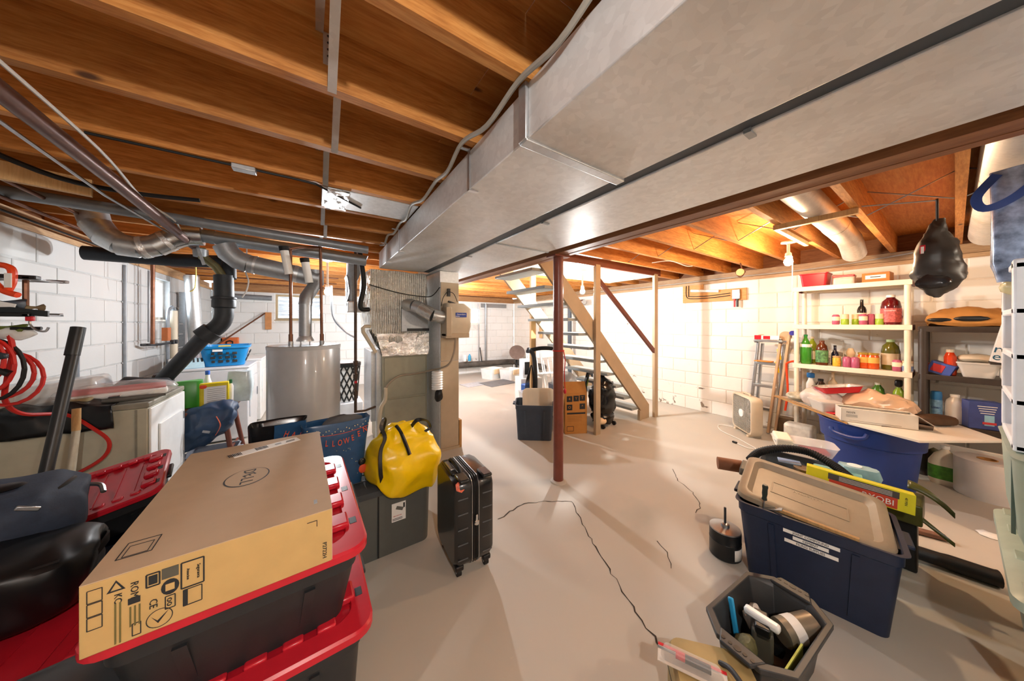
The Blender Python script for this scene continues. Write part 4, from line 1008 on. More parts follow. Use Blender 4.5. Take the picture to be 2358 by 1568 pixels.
B().loft([[V((x,p.x,.02+p.y)) for p in rrect(w2,h2,.01,0,3)] for x,w2,h2 in ((-.13,.03,.025),(-.08,.04,.03),(.05,.04,.03),(.14,.02,.018))]).ob('handle', plain('tool_grey','#5c5a55',.5), t)
B().cb((-.08,0,.042),(.05,.03,.012)).ob('latch', M_CHROME, t, bevel=.003)
# poles leaning in front of the dryer
t = thing('black_pole', 'black plastic tube leaning against the old dryer', 'pole', (0,0,0))
B().cyl((-1.045,2.09,.02),(-1.02,2.49,1.36), .021, n=16).ob('tube', M_BLACK, t); B().cyl((-1.022,2.465,1.29),(-1.017,2.50,1.43), .0245, n=16).ob('end_collar', M_BLACK, t)
t = thing('broom_stick', 'white handle with bare wood end leaning on the dryer', 'pole', (0,0,0))
B().cyl((-1.13,2.60,.02),(-1.155,2.82,.83), .0155, n=14).ob('shaft', plain('white_handle','#bdb8a6',.4), t); B().cyl((-1.155,2.82,.83),(-1.16,2.835,.955), .0165, n=14).ob('wood_end', M_STUD, t)

# tool rack at the left edge
t = thing('tool_rack', 'two tier metal tool rack at the left edge', 'rack', (0,0,0))
for z, x1 in ((1.675,-1.19),(1.485,-1.21)):
    B().box(-1.64,2.60,z,x1,2.64,z+.02).ob('rail', M_BLACK, t, bevel=.003); B().box(-1.64,2.82,z+.005,x1,2.85,z+.022).ob('rail', M_STEEL, t, bevel=.003)
    for x in (-1.58,-1.45,-1.33,-1.23): B().box(x,2.6,z+.004,x+.02,2.85,z+.012).ob('slat', M_STEEL, t, smooth=False)
B().cyl((-1.275,2.72,1.49),(-1.275,2.72,1.68), .011, n=8).ob('upright', M_COPPER, t)
B().box(-1.645,2.58,1.0,-1.62,2.66,1.75).ob('wall_bracket', M_IRON, t, smooth=False); B().box(-1.645,2.8,1.0,-1.62,2.86,1.75).ob('wall_bracket', M_IRON, t, smooth=False)
M_ORP = plain('orange_plastic','#ea4a1e',.4,var=.05)
t = thing('spring_clamp', 'bright orange plastic clamp hanging on the tool rack', 'clamp', (-1.28,2.60,1.66), -20)
B().tube(smooth_path([(.07,-.02,-.07),(.02,-.02,-.05),(-.02,-.02,.0),(-.035,-.02,.045),(.0,-.02,.075),(.045,-.02,.06),(.05,-.02,.0),(.035,-.02,-.045)],5), .014, 8).ob('jaw', M_ORP, t)
B().cb((.05,-.035,.0),(.026,.004,.07)).ob('tag', M_PAPER, t, bevel=.001)
for i, (lab, mat, f) in enumerate((
  ('grey tool bundle on the lower rack tier', plain('blue_grey_tool','#4d5866',.4), [(-1.42,2.66,1.53),(-1.34,2.66,1.56),(-1.27,2.7,1.55)]),
  ('tan folded strap on the lower rack tier', plain('tan_strap','#8d7a5c',.7), [(-1.33,2.70,1.515),(-1.26,2.72,1.535),(-1.235,2.74,1.53)]),
  ('olive work glove below the rack', plain('olive_glove','#5c6a2c',.8), [(-1.38,2.62,1.41),(-1.31,2.64,1.43),(-1.25,2.66,1.42)]))):
    b = B().tube(smooth_path(f,4), [.018+.012*math.sin(k) for k in range(len(smooth_path(f,4)))], 10).crumple(.008,20,i); tag(b.ob(('tool_bundle','folded_strap','work_glove')[i], mat), lab, ('tool','strap','glove')[i])
tag(B().cb((-1.335,2.63,1.555),(.15,.006,.028),(0,R(16),0)).ob('perforated_bar', M_WHITE, bevel=.002), 'white bar with dark holes on the tool rack', 'bar')
for k in range(5): pass
t = thing('pruning_saw', 'black saw blade lying on the lower rack tier', 'saw', (-1.25,2.62,1.515), 0)
B().loft([[V((x,-.006,z0)),V((x,.006,z0)),V((x,.006,z1)),V((x,-.006,z1))] for x,z0,z1 in ((-.14,-.012,.012),(-.02,-.016,.018),(.09,-.03,.0))]).ob('blade', plain('saw_black','#161d22',.4), t)
B().tube(smooth_path([(-.25,0,.0),(-.18,0,.012),(-.13,0,.0)]), .017, 8).ob('handle', M_BLACK, t)
t = thing('bungee_hook', 'metal hook hanging from the rack end', 'hook', (-1.215,2.62,1.475))
B().tube(smooth_path([(0,0,0),(.0,0,-.03),(.02,0,-.06),(.045,0,-.065),(.055,0,-.045)],5), .005, 6).ob('hook', M_STEEL, t); B().cb((0,0,.0),(.025,.02,.025)).ob('grip', M_RED, t, bevel=.004)
b = B().ball((-1.28,2.66,1.40),(.07,.03,.035),14,8).crumple(.015,14,3); tag(b.ob('mesh_bag', clear('mesh_film',(.85,.85,.82),.3,.7)), 'crumpled clear bag below the tool rack', 'bag')
tag(B().cyl((-1.28,2.64,1.425),(-1.19,2.64,1.425), .009, n=8).ob('black_rod', M_BLACK), 'short black rod sticking out below the rack', 'rod')
t = thing('extension_cord', 'coiled red extension cord hanging at the left edge', 'cord', (-1.36,2.64,0))
for k in range(5):
    cx, cz, ra, rb_ = .005+.012*k, 1.27-.025*k, .07+.01*k, .12+.015*(k % 3)
    B().tube([(cx+ra*cos(a*2*pi/20), -.03+.015*k, cz+rb_*sin(a*2*pi/20)) for a in range(21)], .0085, 6).ob('coil', M_REDC if k != 2 else M_RUBBER, t)
B().cyl((.06,-.03,1.22),(.09,-.03,1.20), .016, n=10).ob('plug', M_BLACK, t)
t = thing('red_cable', 'red cord dangling past the rack down the dryer side', 'cord', (0,0,0))
B().tube(smooth_path([(-1.285,2.64,1.40),(-1.275,2.64,1.31),(-1.30,2.66,1.18),(-1.325,2.70,1.05),(-1.32,2.80,.96),(-1.26,2.98,.90),(-1.16,2.98,.80),(-1.09,2.97,.70),(-1.12,2.97,.60),(-1.25,2.96,.52),(-1.42,2.95,.47)],6), .010, 6).ob('cord', M_REDC, t)
t = thing('sprayer_trigger', 'dark grey sprayer handle hanging on the red cord', 'tool', (-1.33,2.60,1.29))
B().loft([[V((x,-.012,z0)),V((x,.012,z0)),V((x,.012,z1)),V((x,-.012,z1))] for x,z0,z1 in ((-.06,-.02,-.01),(-.02,-.022,.02),(.02,-.02,.03),(.06,-.012,.008))]).ob('handle', plain('dark_grey_grip','#2b3138',.4), t, bevel=.006)

# ================================================================== right side: shelving units
M_CREAMP2 = plain('cream_plastic', '#efe4cf', .4, var=.03)
M_DKP = plain('brown_black_plastic', '#3a322d', .45, var=.12)
def shelving(name, label, y0, y1, zs, mat, x0=4.85, x1=5.24, cap=None, pr=.022, th=.05):
    t = thing(name, label, 'shelf', (0,0,0))
    top = max(zs)
    for x in (x0+.025, x1-.025):
        for y in (y0+.03, y1-.03): B().lathe([(pr*1.15,0),(pr*1.15,.02),(pr,.03),(pr,top-.02)], 14, (x,y,0)).ob('post', mat, t)
    for z in zs:
        sh = B().box(x0+.012, y0+.012, z-.02, x1-.012, y1-.012, z).ob('shelf_panel', mat, t, smooth=False)
        B().box(x0, y0, z-th, x0+.014, y1, z+.003).ob('front_lip', mat, sh, bevel=.003); B().box(x1-.014, y0, z-th, x1, y1, z+.003).ob('back_lip', mat, sh, bevel=.003)
        for y in (y0, y1-.014):
            B().box(x0+.014, y, z-th, x1-.014, y+.014, z+.003).ob('side_lip', cap or mat, sh, smooth=False)
    return t
shelving('shelving_unit', 'tall cream plastic shelving unit stocked with bottles and jars', .23, 1.10, (.07,.50,.965,1.435,1.885), M_CREAMP2, cap=plain('dark_red_cap','#5a2220',.5))
shelving('shelving_unit', 'low dark brown plastic shelving unit holding cleaning supplies', -.75, .20, (.06,.52,.965,1.42), M_DKP, pr=.03)

# ---- bottles, jars and cans
def bottle(name, label, x, y, z, prof, mat, capm=None, band=None, bandm=None, ch=.02, group=None, caps=None, n=18):
    t = thing(name, label, 'can' if 'can' in name else ('jar' if 'jar' in name else 'bottle'), (x,y,z), group=group)
    B().lathe(prof, n).ob('body', mat, t)
    if capm: r, zt = prof[-1]; B().lathe([(r*1.12, zt-.002),(r*1.12, zt+ch),(r*.9, zt+ch+.002)], n).ob('cap', capm, t)
    if band:
        z0, z1, r = band; B().lathe([(r+.0012,z0),(r+.0012,z1)], n).ob('label', bandm, t)
    return t
g = lambda nm, c, rough=.15: plain(nm, c, rough, var=.08, coat=.4)
P_SODA = lambda h, r: [(r*.8,0),(r,.02),(r,h*.55),(r*.9,h*.68),(r*.45,h*.88),(r*.3,h*.93),(r*.3,h)]
P_WINE = lambda h, r: [(r,0),(r,h*.58),(r*.8,h*.68),(r*.4,h*.76),(r*.36,h)]
P_JUG = lambda h, r: [(r*.95,0),(r,.02),(r,h*.5),(r*.96,h*.55),(r,h*.62),(r*.85,h*.82),(r*.45,h*.93),(r*.4,h*.97)]
P_JAR = lambda h, r: [(r*.93,0),(r,.008),(r,h*.86),(r*.9,h*.93),(r*.9,h)]
P_CAN = lambda h, r: [(r*.88,0),(r,.012),(r,h*.88),(r*.72,h*.98),(r*.68,h)]
LBL_W = plain('label_cream', '#f0e2c4', .5, var=.05)
# upper tier (z 1.435)
zt = 1.438
bottle('wine_bottle', 'black wine bottle on the second shelf behind the cans', 5.06, .575, zt, P_WINE(.28,.036), g('black_glass','#1a1512'), band=(.06,.13,.036), bandm=LBL_W)
bottle('juice_jug', 'big dark red juice jug with red and white label', 4.99, .37, zt, P_JUG(.295,.07), g('dark_red_juice','#5e0f16'), M_PAPER, (.025,.17,.07), plain('berry_label','#c7625f',.5,var=.5,scale=60), .022)
text('CRANBERRY', .017, M_PAPER, bpy.data.objects['juice_jug'], (-.0735,0,.145), (R(90),0,R(-90)), sx=.8)
M_PINK = plain('pink_can','#b45a78',.3,var=.1); M_LIME = plain('lime_can','#94b833',.35,var=.1); M_SKIN = plain('peach_lid','#eccfa9',.45)
for i, (y, x) in enumerate(((.755,4.95),(.55,4.93),(.50,4.97))):
    bottle('pink_can', 'mauve can on the second shelf, %s' % ('leftmost of that row','in front of the wine bottle','right of the wine bottle')[i], x, y, zt, P_CAN(.115,.031), M_PINK, band=(.045,.09,.031), bandm=LBL_W if i < 2 else M_PINK, group='mauve cans on the white shelving')
for i, (y, x) in enumerate(((.685,4.95),(.61,4.99),(.44,4.95))):
    bottle('lime_jar', 'lime green jar with peach lid on the second shelf, %s' % ('beside the leftmost mauve can','behind the mauve can','beside the juice jug')[i], x, y, zt, P_JAR(.065,.031), M_LIME, M_SKIN, ch=.05, group='lime green jars on the second shelf')
bottle('small_glass_jar', 'small clear jar at the right end of second shelf', 5.0, .285, zt, P_JAR(.07,.022), clear('clear_glass',(.9,.9,.85),.05,.5), M_STEEL, ch=.02)
# middle tier (z .965)
zt = .968
bottle('soda_bottle', 'tall green soda bottle at the left of middle shelf', 4.93, 1.0, zt, P_SODA(.33,.052), g('green_plastic','#3f8f2a',.1), g('green_cap','#1f8a3c',.3), (.2,.235,.05), M_PAPER, .018)
bottle('soda_bottle', 'yellow green bottle behind the tall green soda bottle', 5.07, .97, zt, P_SODA(.30,.055), g('olive_plastic','#7f8a1f',.1), M_SKIN, (.05,.15,.055), LBL_W, .02)
bottle('juice_bottle', 'amber bottle with green striped label on the middle shelf', 4.94, .865, zt, P_JUG(.27,.052), g('amber_glass','#5c2a12'), plain('amber_cap','#6a3a20',.4), (.03,.17,.052), plain('green_label','#5f8f5c',.5,var=.7,scale=40), .02)
bottle('sauce_bottle', 'slim dark blue bottle on the middle shelf', 5.04, .775, zt, P_WINE(.215,.032), g('dark_blue_glass','#1a1c34'), M_BLACK, ch=.012)
bottle('yellow_jar', 'small yellow jar beside the slim dark bottle', 4.93, .745, zt, P_JAR(.10,.033), plain('yellow_jar','#e0b53a',.4,var=.3,scale=40), M_STUD, ch=.012)
for i, y in enumerate((.665,.605,.325)):
    bottle('pink_can', 'mauve can on the middle shelf, %s' % ('left of the pair','right of the pair','beside the white jar')[i], 4.91, y, zt, P_CAN(.115,.032), M_PINK, band=(.045,.09,.032) if i == 2 else None, bandm=LBL_W, group='mauve cans on the white shelving')
M_ORJ = g('orange_jelly','#d8591d',.2)
for i, y in enumerate((.55,.485)):
    bottle('preserve_jar', 'orange preserve jar with gold lid, %s on the middle shelf' % ('left one','right one')[i], 4.96, y, zt, P_JAR(.15,.043), M_ORJ, plain('gold_lid','#c9a545',.3,.6), (.06,.12,.043), plain('yellow_label','#edbb5c',.5), .016, group='orange preserve jars')
bottle('bulb_jar', 'peach coloured round bottle behind the orange jars', 5.09, .66, zt, [(.035,0),(.045,.05),(.03,.10),(.038,.15),(.02,.2)], M_SKIN, ch=.01)
bottle('oil_jug', 'olive green oil jug at the right of the middle shelf', 5.03, .375, zt, P_JUG(.30,.065), g('olive_oil','#5c5a1c',.15), plain('pale_green_cap','#9fb98f',.4), (.05,.17,.065), plain('beige_label','#cfc0a4',.5), .022)
bottle('pill_jar', 'white jar with blue label at the right of middle shelf', 4.90, .25+.01, zt, P_JAR(.09,.034), M_CREAMP2, M_SKIN, (.01,.06,.034), plain('blue_grey_label','#7f90b4',.5), .02)
# lower tier behind the pile (z .50)
zt = .503
bottle('cleaner_bottle', 'white cleaner bottle with blue sprayer on the lower shelf', 5.0, .97, zt, [(.04,0),(.04,.22),(.025,.26),(.02,.29)], M_WHITE, None); 
o = bpy.data.objects['cleaner_bottle']; B().cb((0,.0,.32),(.03,.07,.06)).ob('sprayer', plain('blue_sprayer','#2a6fae',.4), o, bevel=.01)
bottle('dark_bottle', 'dark round bottle beside the blue sprayer bottle', 4.97, .88, zt, P_JUG(.28,.055), g('dark_brown_glass','#2c1d19'), M_BLACK)
bottle('spray_bottle', 'green bottle with black trigger on the lower shelf', 5.0, .32, zt, P_JUG(.30,.045), g('lime_cleaner','#8aa832'), None)
o = bpy.data.objects['spray_bottle']; B().cb((-.02,0,.335),(.08,.05,.07)).ob('trigger_head', M_BLACK, o, bevel=.014)
bottle('green_bottle', 'squat green bottle behind the red foil tray', 5.05, .46, zt, P_JUG(.30,.05), g('mid_green','#4e7d2c'), M_CREAMP2)
bottle('cream_bottle', 'cream pump bottle behind the red foil tray', 5.1, .8, zt, [(.04,0),(.04,.24),(.015,.29),(.012,.36),(.02,.37)], M_SKIN)
# on top of the unit
zt = 1.89
t = thing('red_tub', 'bright red plastic tub on top of the white shelving', 'tub', (5.02,.93,zt), 0)
B().loft([rrect(.22,.20,.02,0), rrect(.25,.23,.02,.14), rrect(.26,.245,.02,.145), rrect(.26,.245,.02,.155)]).ob('body', M_RED, t)
t = thing('snack_bag', 'white and red printed bag on top of shelving', 'bag', (5.02,.70,zt), 0)
b = B().loft([bagring(.14,.17,0,20,.4), bagring(.16,.18,.06,20,.4), bagring(.10,.17,.105,20,.4)]).crumple(.008,14,3); b.ob('pack', plain('white_red_pack','#e3d5c8',.4,var=.12), t); B().box(-.07,-.085,.085,.06,.085,.108).ob('red_fold', M_RED, t, bevel=.006)
t = thing('parcel_box', 'small orange brown box with white label on top of shelving', 'box', (5.02,.46,zt), -4)
B().box(-.09,-.095,0,.09,.095,.10).ob('carton', plain('orange_carton','#b8722f',.6), t, bevel=.003); decal('label', M_PAPER, t, (-.0912,0,.055), (R(90),0,R(-90)), .14, .04); decal('label_print', M_INK, t, (-.0922,0,.055), (R(90),0,R(-90)), .07, .008)
# ---- dark unit
t = thing('paper_bag', 'flattened brown paper bag on top of the dark shelving', 'bag', (5.0,-.06,1.424), 90)
b = B().loft(dens([bagring(.40,.30,0,24,.5), bagring(.44,.33,.05,24,.5), bagring(.36,.24,.13,24,.5), bagring(.16,.1,.17,24,.5)])).crumple(.028,6,4).crumple(.012,18,4); b.ob('body', plain('kraft_paper','#b07a3c',.75,var=.1), t)
B().ball((-.02,.17,.07),(.09,.012,.025),14,6).ob('opening', M_BLACK, t); B().ball((.14,.165,.06),(.07,.012,.02),14,6).ob('opening', M_BLACK, t)
zt = .968
t = thing('detergent_box', 'blue and red box lying tilted on the dark shelf', 'box', (4.95,.085,zt+.005), 0, rot=(R(20),0,R(-12)))
B().box(-.05,-.07,0,.05,.07,.11).ob('carton', plain('blue_red_box','#4a5fae',.4), t, bevel=.002); B().box(-.052,-.02,.02,-.0495,.05,.09).ob('print', plain('red_print','#c4373c',.5), t, smooth=False)
tag(B().cb((4.97,.16,1.02),(.09,.05,.10),(R(15),0,0)).ob('red_packet', plain('red_yellow_pack','#b5302c',.4)), 'small red packet beside the blue box on dark shelf', 'packet')
bottle('soap_bottle', 'orange red soap bottle with white cap on dark shelf', 4.95, .025, zt, [(.032,0),(.036,.02),(.036,.17),(.026,.20),(.02,.215)], g('orange_soap','#e2491f'), M_PAPER, ch=.022)
t = thing('food_tub', 'clear plastic tub with bagged bun on the dark shelf', 'tub', (4.98,-.115,zt))
M_FROST = clear('frosted_plastic',(.86,.84,.80),.3,.75)
B().loft([rrect(.18,.15,.02,0), rrect(.22,.21,.025,.12), rrect(.23,.22,.025,.12), rrect(.23,.22,.025,.135), rrect(.21,.20,.025,.135), rrect(.17,.14,.02,.008)]).ob('tub', M_FROST, t)
b = B().ball((0,0,.165),(.09,.115,.04),16,8).crumple(.012,12,2); b.ob('bagged_bread', plain('pale_bag','#d9cbb4',.25), t)
tag(B().cb((4.93,-.27,1.02),(.14,.11,.10)).ob('small_tub', M_FROST, bevel=.015), 'small clear tub beside the bagged bun tub', 'tub')
zt = .523
t = thing('spray_can', 'blue aerosol can on lower dark shelf', 'can', (4.95,.10,zt))
B().lathe([(.034,0),(.036,.01),(.036,.20)], 18).ob('body', plain('blue_white_can','#6f9cc0',.3,var=.3,scale=30), t); B().lathe([(.034,.20),(.036,.24),(.032,.275),(.022,.28)], 18).ob('cap', plain('blue_cap','#2e74b2',.35), t)
text('Linen', .03, plain('navy_print','#1b3f86',.5), t, (-.0385,0,.13), (R(90),0,R(-90)), sx=.8)
bottle('clear_jug', 'translucent plastic jug beside the blue aerosol can', 4.98, -.0, zt, P_JUG(.25,.06), M_FROST, M_PAPER)
t = thing('tablet_box', 'blue dishwasher tablet box on the lower dark shelf', 'box', (4.92,-.13,zt), 20)
B().box(-.05,-.085,0,.05,.085,.24).ob('carton', plain('tablet_blue','#3a4a8c',.35,var=.15), t, bevel=.003)
for k in range(4): decal('print_line', M_PAPER, t, (-.0512,-.01,.20-k*.02), (R(90),0,R(-90)), .10-.01*k, .006)
decal('print_panel', plain('pale_blue_print','#8fc1dc',.4), t, (-.0512,-.02,.08), (R(90),0,R(-90)), .05, .09); decal('print_panel', plain('red_print','#c4373c',.5), t, (-.052,-.02,.055), (R(90),0,R(-90)), .07, .02)
b = B().ball((4.93,-.30,.58),(.06,.08,.065),14,8).crumple(.015,14,2); tag(b.ob('detergent_pouch', plain('yellow_green_pouch','#c8b52a',.3,var=.5,scale=20)), 'yellow and green pouch at the right of lower dark shelf', 'pouch')
t = thing('cereal_box', 'tilted grey white carton with blue lettering at the shelf end', 'box', (4.62,-.225,1.13), 0, rot=(R(10),0,0))
B().box(-.04,-.09,0,.04,.07,.34).ob('carton', plain('pale_carton','#d7d9dc',.5), t, bevel=.002)
NV = plain('teal_print','#15506e',.5)
text('ro', .09, NV, t, (-.0405,.03,.105), (R(90),0,R(-90)), sx=.95); text('es', .09, NV, t, (-.0405,.03,.045), (R(90),0,R(-90)), sx=.95)
B().box(4.59,-.30,1.115,4.86,-.16,1.125).ob('carton_rest', M_DKP, bpy.data.objects['shelving_unit.001'], smooth=False)
# floor items under the dark unit
t = thing('cleaner_jug', 'white gallon jug with green label on the floor', 'jug', (4.75,.05,0))
B().loft([rrect(.13,.16,.05,0), rrect(.15,.18,.055,.03), rrect(.15,.18,.055,.19), rrect(.10,.12,.05,.26), rrect(.045,.045,.02,.30), rrect(.04,.04,.019,.32)]).ob('body', M_CREAMP2, t)
B().lathe([(.026,.315),(.026,.345)], 16).ob('cap', M_PAPER, t)
B().loft([rrect(.154,.184,.056,.05), rrect(.154,.184,.056,.17)], False, False).ob('label', plain('leaf_green_label','#4f8f32',.5,var=.3,scale=30), t)
B().tube(smooth_path([(0,-.045,.29),(0,-.085,.28),(0,-.09,.22),(0,-.075,.2)],4), .011, 8).ob('handle', M_CREAMP2, t)
t = thing('bubble_wrap_roll', 'big roll of clear bubble wrap standing on the floor', 'roll', (4.67,-.15,0))
B().lathe([(.155,0),(.16,.01),(.16,.31),(.15,.315),(.05,.315),(.045,.25)], 32).ob('roll', clear('bubble_wrap',(.95,.90,.88),.35,.9), t); B().lathe([(.05,.2),(.05,.318),(.043,.318),(.043,.2)], 18).ob('core', M_CARD, t)
tag(B().box(4.88,-.35,.09,4.90,.16,.33).ob('clear_tray', M_FROST, bevel=.01), 'clear plastic tray behind the bubble wrap', 'tray')
b = B().ball((4.95,.12,.2),(.08,.08,.12),14,8).crumple(.02,10,1); tag(b.ob('olive_bag', plain('olive_bag','#4b4a30',.5,var=.4)), 'crumpled olive bag on the bottom dark shelf', 'bag')

# ---- ladder, fan
M_ALU = plain('aluminium','#c3c6c9',.28,.85,var=.06)
t = thing('ladder', 'folded aluminium step ladder leaning by the white shelving', 'ladder', (0,0,0))
def rail(p0,p1,mat=M_ALU,w=.055,th=.025): return B().bar(p0,p1,th,w,up=(1,0,0)).ob('rail',mat,t,bevel=.003)
M_TANR = plain('tan_fibreglass','#c9a886',.4,var=.05)
rail((4.98,1.58,.02),(5.04,1.49,1.22)); rail((4.95,1.36,.02),(5.01,1.25,1.22), M_TANR, .06); rail((4.96,1.29,.02),(5.03,1.17,1.30), M_TANR, .06); rail((5.15,1.56,.02),(5.1,1.46,1.18)); rail((5.15,1.33,.02),(5.1,1.24,1.18))
for z in (.30,.60,.90): 
    f = z/1.2; B().box(4.965+.05*f-.02,1.36-.11*f,z,5.03+.05*f,1.575-.09*f,z+.035).ob('step', M_ALU, t, bevel=.003)
B().box(4.95,1.22,1.205,5.13,1.52,1.235).ob('top_step', M_ALU, t, bevel=.006)
for y in (1.245, 1.50): B().cb((5.0,y,1.22),(.07,.03,.05)).ob('end_cap', M_BLACK, t, bevel=.006)
B().cyl((5.02,1.205,1.29),(5.04,1.205,1.29), .06, n=20).ob('hinge', M_TANR, t); B().cyl((5.04,1.46,1.25),(5.06,1.46,1.25), .055, n=20).ob('hinge', M_TANR, t)
B().cyl((4.97,1.13,1.33),(5.03,1.13,1.33), .03, n=14).ob('hinge_knob', plain('indigo_knob','#3a3a9c',.4), t)
YL = plain('warning_yellow','#f0d512',.4,var=.04)
for z, y in ((1.05,1.262),(.88,1.279)): decal('warning_label', YL, t, (4.966+.05*z/1.2-.003, y+.003, z), (R(90),R(-5),R(-90)), .034, .14, .003)
decal('logo_plate', M_PAPER, t, (4.983,1.30,.68), (R(90),R(-5),R(-90)), .022, .14, .003)
text('WERNER', .022, plain('navy_print','#1b3f86',.5), t, (4.980,1.30,.67), (R(90),R(85),R(-90)), sx=.9)
t = thing('tea_box', 'red and white small carton on the ladder top', 'box', (5.0,1.38,1.237), 8)
B().box(-.04,-.12,0,.04,.13,.055).ob('carton', M_PAPER, t, bevel=.002); B().box(-.0412,.06,.002,.03,.1312,.056).ob('red_end', M_RED, t, smooth=False); B().box(-.0412,-.03,.006,-.0398,.04,.05).ob('red_print', M_RED, t, smooth=False)
tag(B().box(4.97,1.33,.938,5.06,1.52,.952).ob('orange_packet', plain('orange_packet','#e08a3a',.5), bevel=.004), 'orange packet lying on a ladder step', 'packet')
tag(B().tube(smooth_path([(4.93,1.09,.99),(4.93,1.16,.96),(4.95,1.18,.90),(4.96,1.17,.6),(4.94,1.19,.35)],5), .012, 6).ob('red_strap', M_ORP), 'orange red strap hanging from the white shelf corner', 'strap')
# box fan
M_FANB = plain('fan_beige','#dccdb4',.4,var=.03)
t = thing('box_fan', 'beige box fan standing on the floor by the ladder', 'fan', (4.76,1.53,0), -135)
# local: front faces -y... width along x
fr = [rrect(.46,.48,.06,0,5), rrect(.46,.48,.06,0,5)]
def vert(ring, y): return [V((p.x, y, .265+p.y)) for p in ring]
B().loft([vert(rrect(.44,.46,.05,0,5),-.065), vert(rrect(.46,.48,.06,0,5),-.05), vert(rrect(.46,.48,.06,0,5),.05), vert(rrect(.44,.46,.05,0,5),.065), vert(rrect(.41,.43,.05,0,5),.065), vert(rrect(.41,.43,.05,0,5),-.065), vert(rrect(.44,.46,.05,0,5),-.065)], False, False).ob('housing', M_FANB, t)
M_GRL = plain('grille_grey','#b9b2a6',.45)
for k in range(27):
    z = .265-.2+k*.4/26; B().cb((0,-.06,z),(.41,.006,.005)).ob('grille_bar', M_GRL, t, smooth=False)
for k in range(11):
    x = -.2+k*.04; B().cb((x,-.057,.265),(.005,.006,.43)).ob('grille_bar', M_GRL, t, smooth=False)
B().cyl((0,-.072,.265),(0,-.055,.265), .05, n=24).ob('badge', M_WHITE, t)
B().box(-.03,-.074,.25,.03,-.070,.28).ob('badge_plate', M_PAPER, t, bevel=.002)
for k in range(5):
    a = k*2*pi/5
    B().add([V((.04*cos(a),-.02,.265+.04*sin(a))),V((.18*cos(a-.35),-.035,.265+.18*sin(a-.35))),V((.19*cos(a+.1),.0,.265+.19*sin(a+.1))),V((.17*cos(a+.4),.03,.265+.17*sin(a+.4)))],[(0,1,2,3)]).ob('blade', clear('fan_blade',(.85,.85,.85),.3,.85), t, solid=.003)
B().cyl((0,.0,.265),(0,.05,.265), .05, n=18).ob('motor', M_GRL, t)
B().box(-.19,.055,.08,.19,.062,.45).ob('back_grille', plain('grille_back','#8c857a',.6), t, smooth=False)
B().tube(smooth_path([(-.07,.0,.503),(-.065,.0,.525),(.065,.0,.525),(.07,.0,.503)],5), .012, 8).ob('handle', M_FANB, t)
for x in (-.15,.15): B().cb((x,0,.013),(.04,.15,.03)).ob('foot', M_FANB, t, bevel=.006)
t = thing('power_cord', 'white fan cord lying curled on the floor with black plug', 'cord', (0,0,0))
B().tube(smooth_path([(4.85,1.72,.01),(4.78,1.86,.008),(4.55,1.75,.008),(4.4,1.5,.008),(4.28,1.34,.008),(4.22,1.27,.008),(4.17,1.33,.008),(4.22,1.45,.008)],6), .005, 6).ob('cord', M_PAPER, t); B().cb((4.23,1.48,.012),(.025,.05,.02),(0,0,R(-15))).ob('plug', M_BLACK, t, bevel=.004)
b = B().loft([bagring(.16,.16,0,18,.9),bagring(.19,.19,.1,18,.9),bagring(.17,.17,.24,18,.9)]).tf((5.02,1.25-.06,0)).crumple(.012,12,2); tag(b.ob('brown_sack', plain('brown_sack','#7d6a52',.5,var=.2)), 'small brown wrapped sack behind the box fan', 'sack')
# ---- outlet board on the wall
t = thing('outlet_board', 'orange plywood panel with wiring on the right wall', 'board', (0,0,0))
M_OPL = wood('orange_ply','#b4763c','#cf9450','#dfa966','Y',knots=False)
B().box(5.268,2.28,1.80,5.29,2.60,2.09).ob('panel', M_OPL, t, smooth=False); B().box(5.268,1.70,1.80,5.29,2.28,1.98).ob('panel', M_OPL, t, smooth=False)
for k in range(2): B().tube(smooth_path([(5.262,2.54-.04*k,2.09),(5.262,2.54-.04*k,1.93),(5.262,2.48,1.87+.035*k),(5.262,2.2,1.86+.035*k),(5.262,1.9,1.88+.035*k)],4), .006, 6).ob('cable', M_RUBBER, t)
B().cyl((5.255,2.46,2.0),(5.255,2.05,1.96), .022, n=10).ob('white_tube', M_PAPER, t)
B().box(5.24,1.77,1.82,5.268,1.87,1.96).ob('outlet_box', M_STEEL, t, bevel=.004)
for y in (1.80,1.84): B().cyl((5.235,y,1.86),(5.24,y,1.86), .018, n=12).ob('socket', M_WHITE, t)
t = thing('screwdriver', 'screwdriver with red and black handle hanging below the outlet', 'screwdriver', (5.24,1.80,1.70)); B().cyl((0,0,0),(0,0,.12), .014, n=10).ob('handle', M_BLACK, t); B().cyl((0,.035,.0),(0,.035,.12), .012, n=10).ob('handle', M_RED, t)
t = thing('pulley', 'old wooden pulley hanging from a right side joist', 'pulley', (4.55,1.53,2.02)); B().cyl((-.012,0,.09),(.012,0,.09), .045, n=18).ob('wheel', M_STUD, t); B().tube([(0,0,.21),(0,-.02,.12),(0,-.05,.09),(0,-.02,.04),(0,0,.03),(0,.02,.04),(0,.05,.09),(0,.02,.12)], .008, 6).ob('frame', M_COPPER, t)
# cable along the right sill
tag(B().tube(smooth_path([(5.25,4.5,2.16),(5.24,3.0,2.14),(5.245,2.0,2.15),(5.24,1.0,2.145),(5.24,.3,2.19),(5.2,.1,2.22)],5), .008, 6).ob('sill_wire', M_CABLE), 'pale cable running along the right wall sill', 'cable')
tag(B().tube(smooth_path([(4.2,1.95,2.22),(4.0,1.94,2.20),(3.6,1.93,2.215),(3.5,2.1,2.21)],5), .005, 6).ob('loose_wire', M_PAPER), 'loose white wire under the right joists', 'wire')

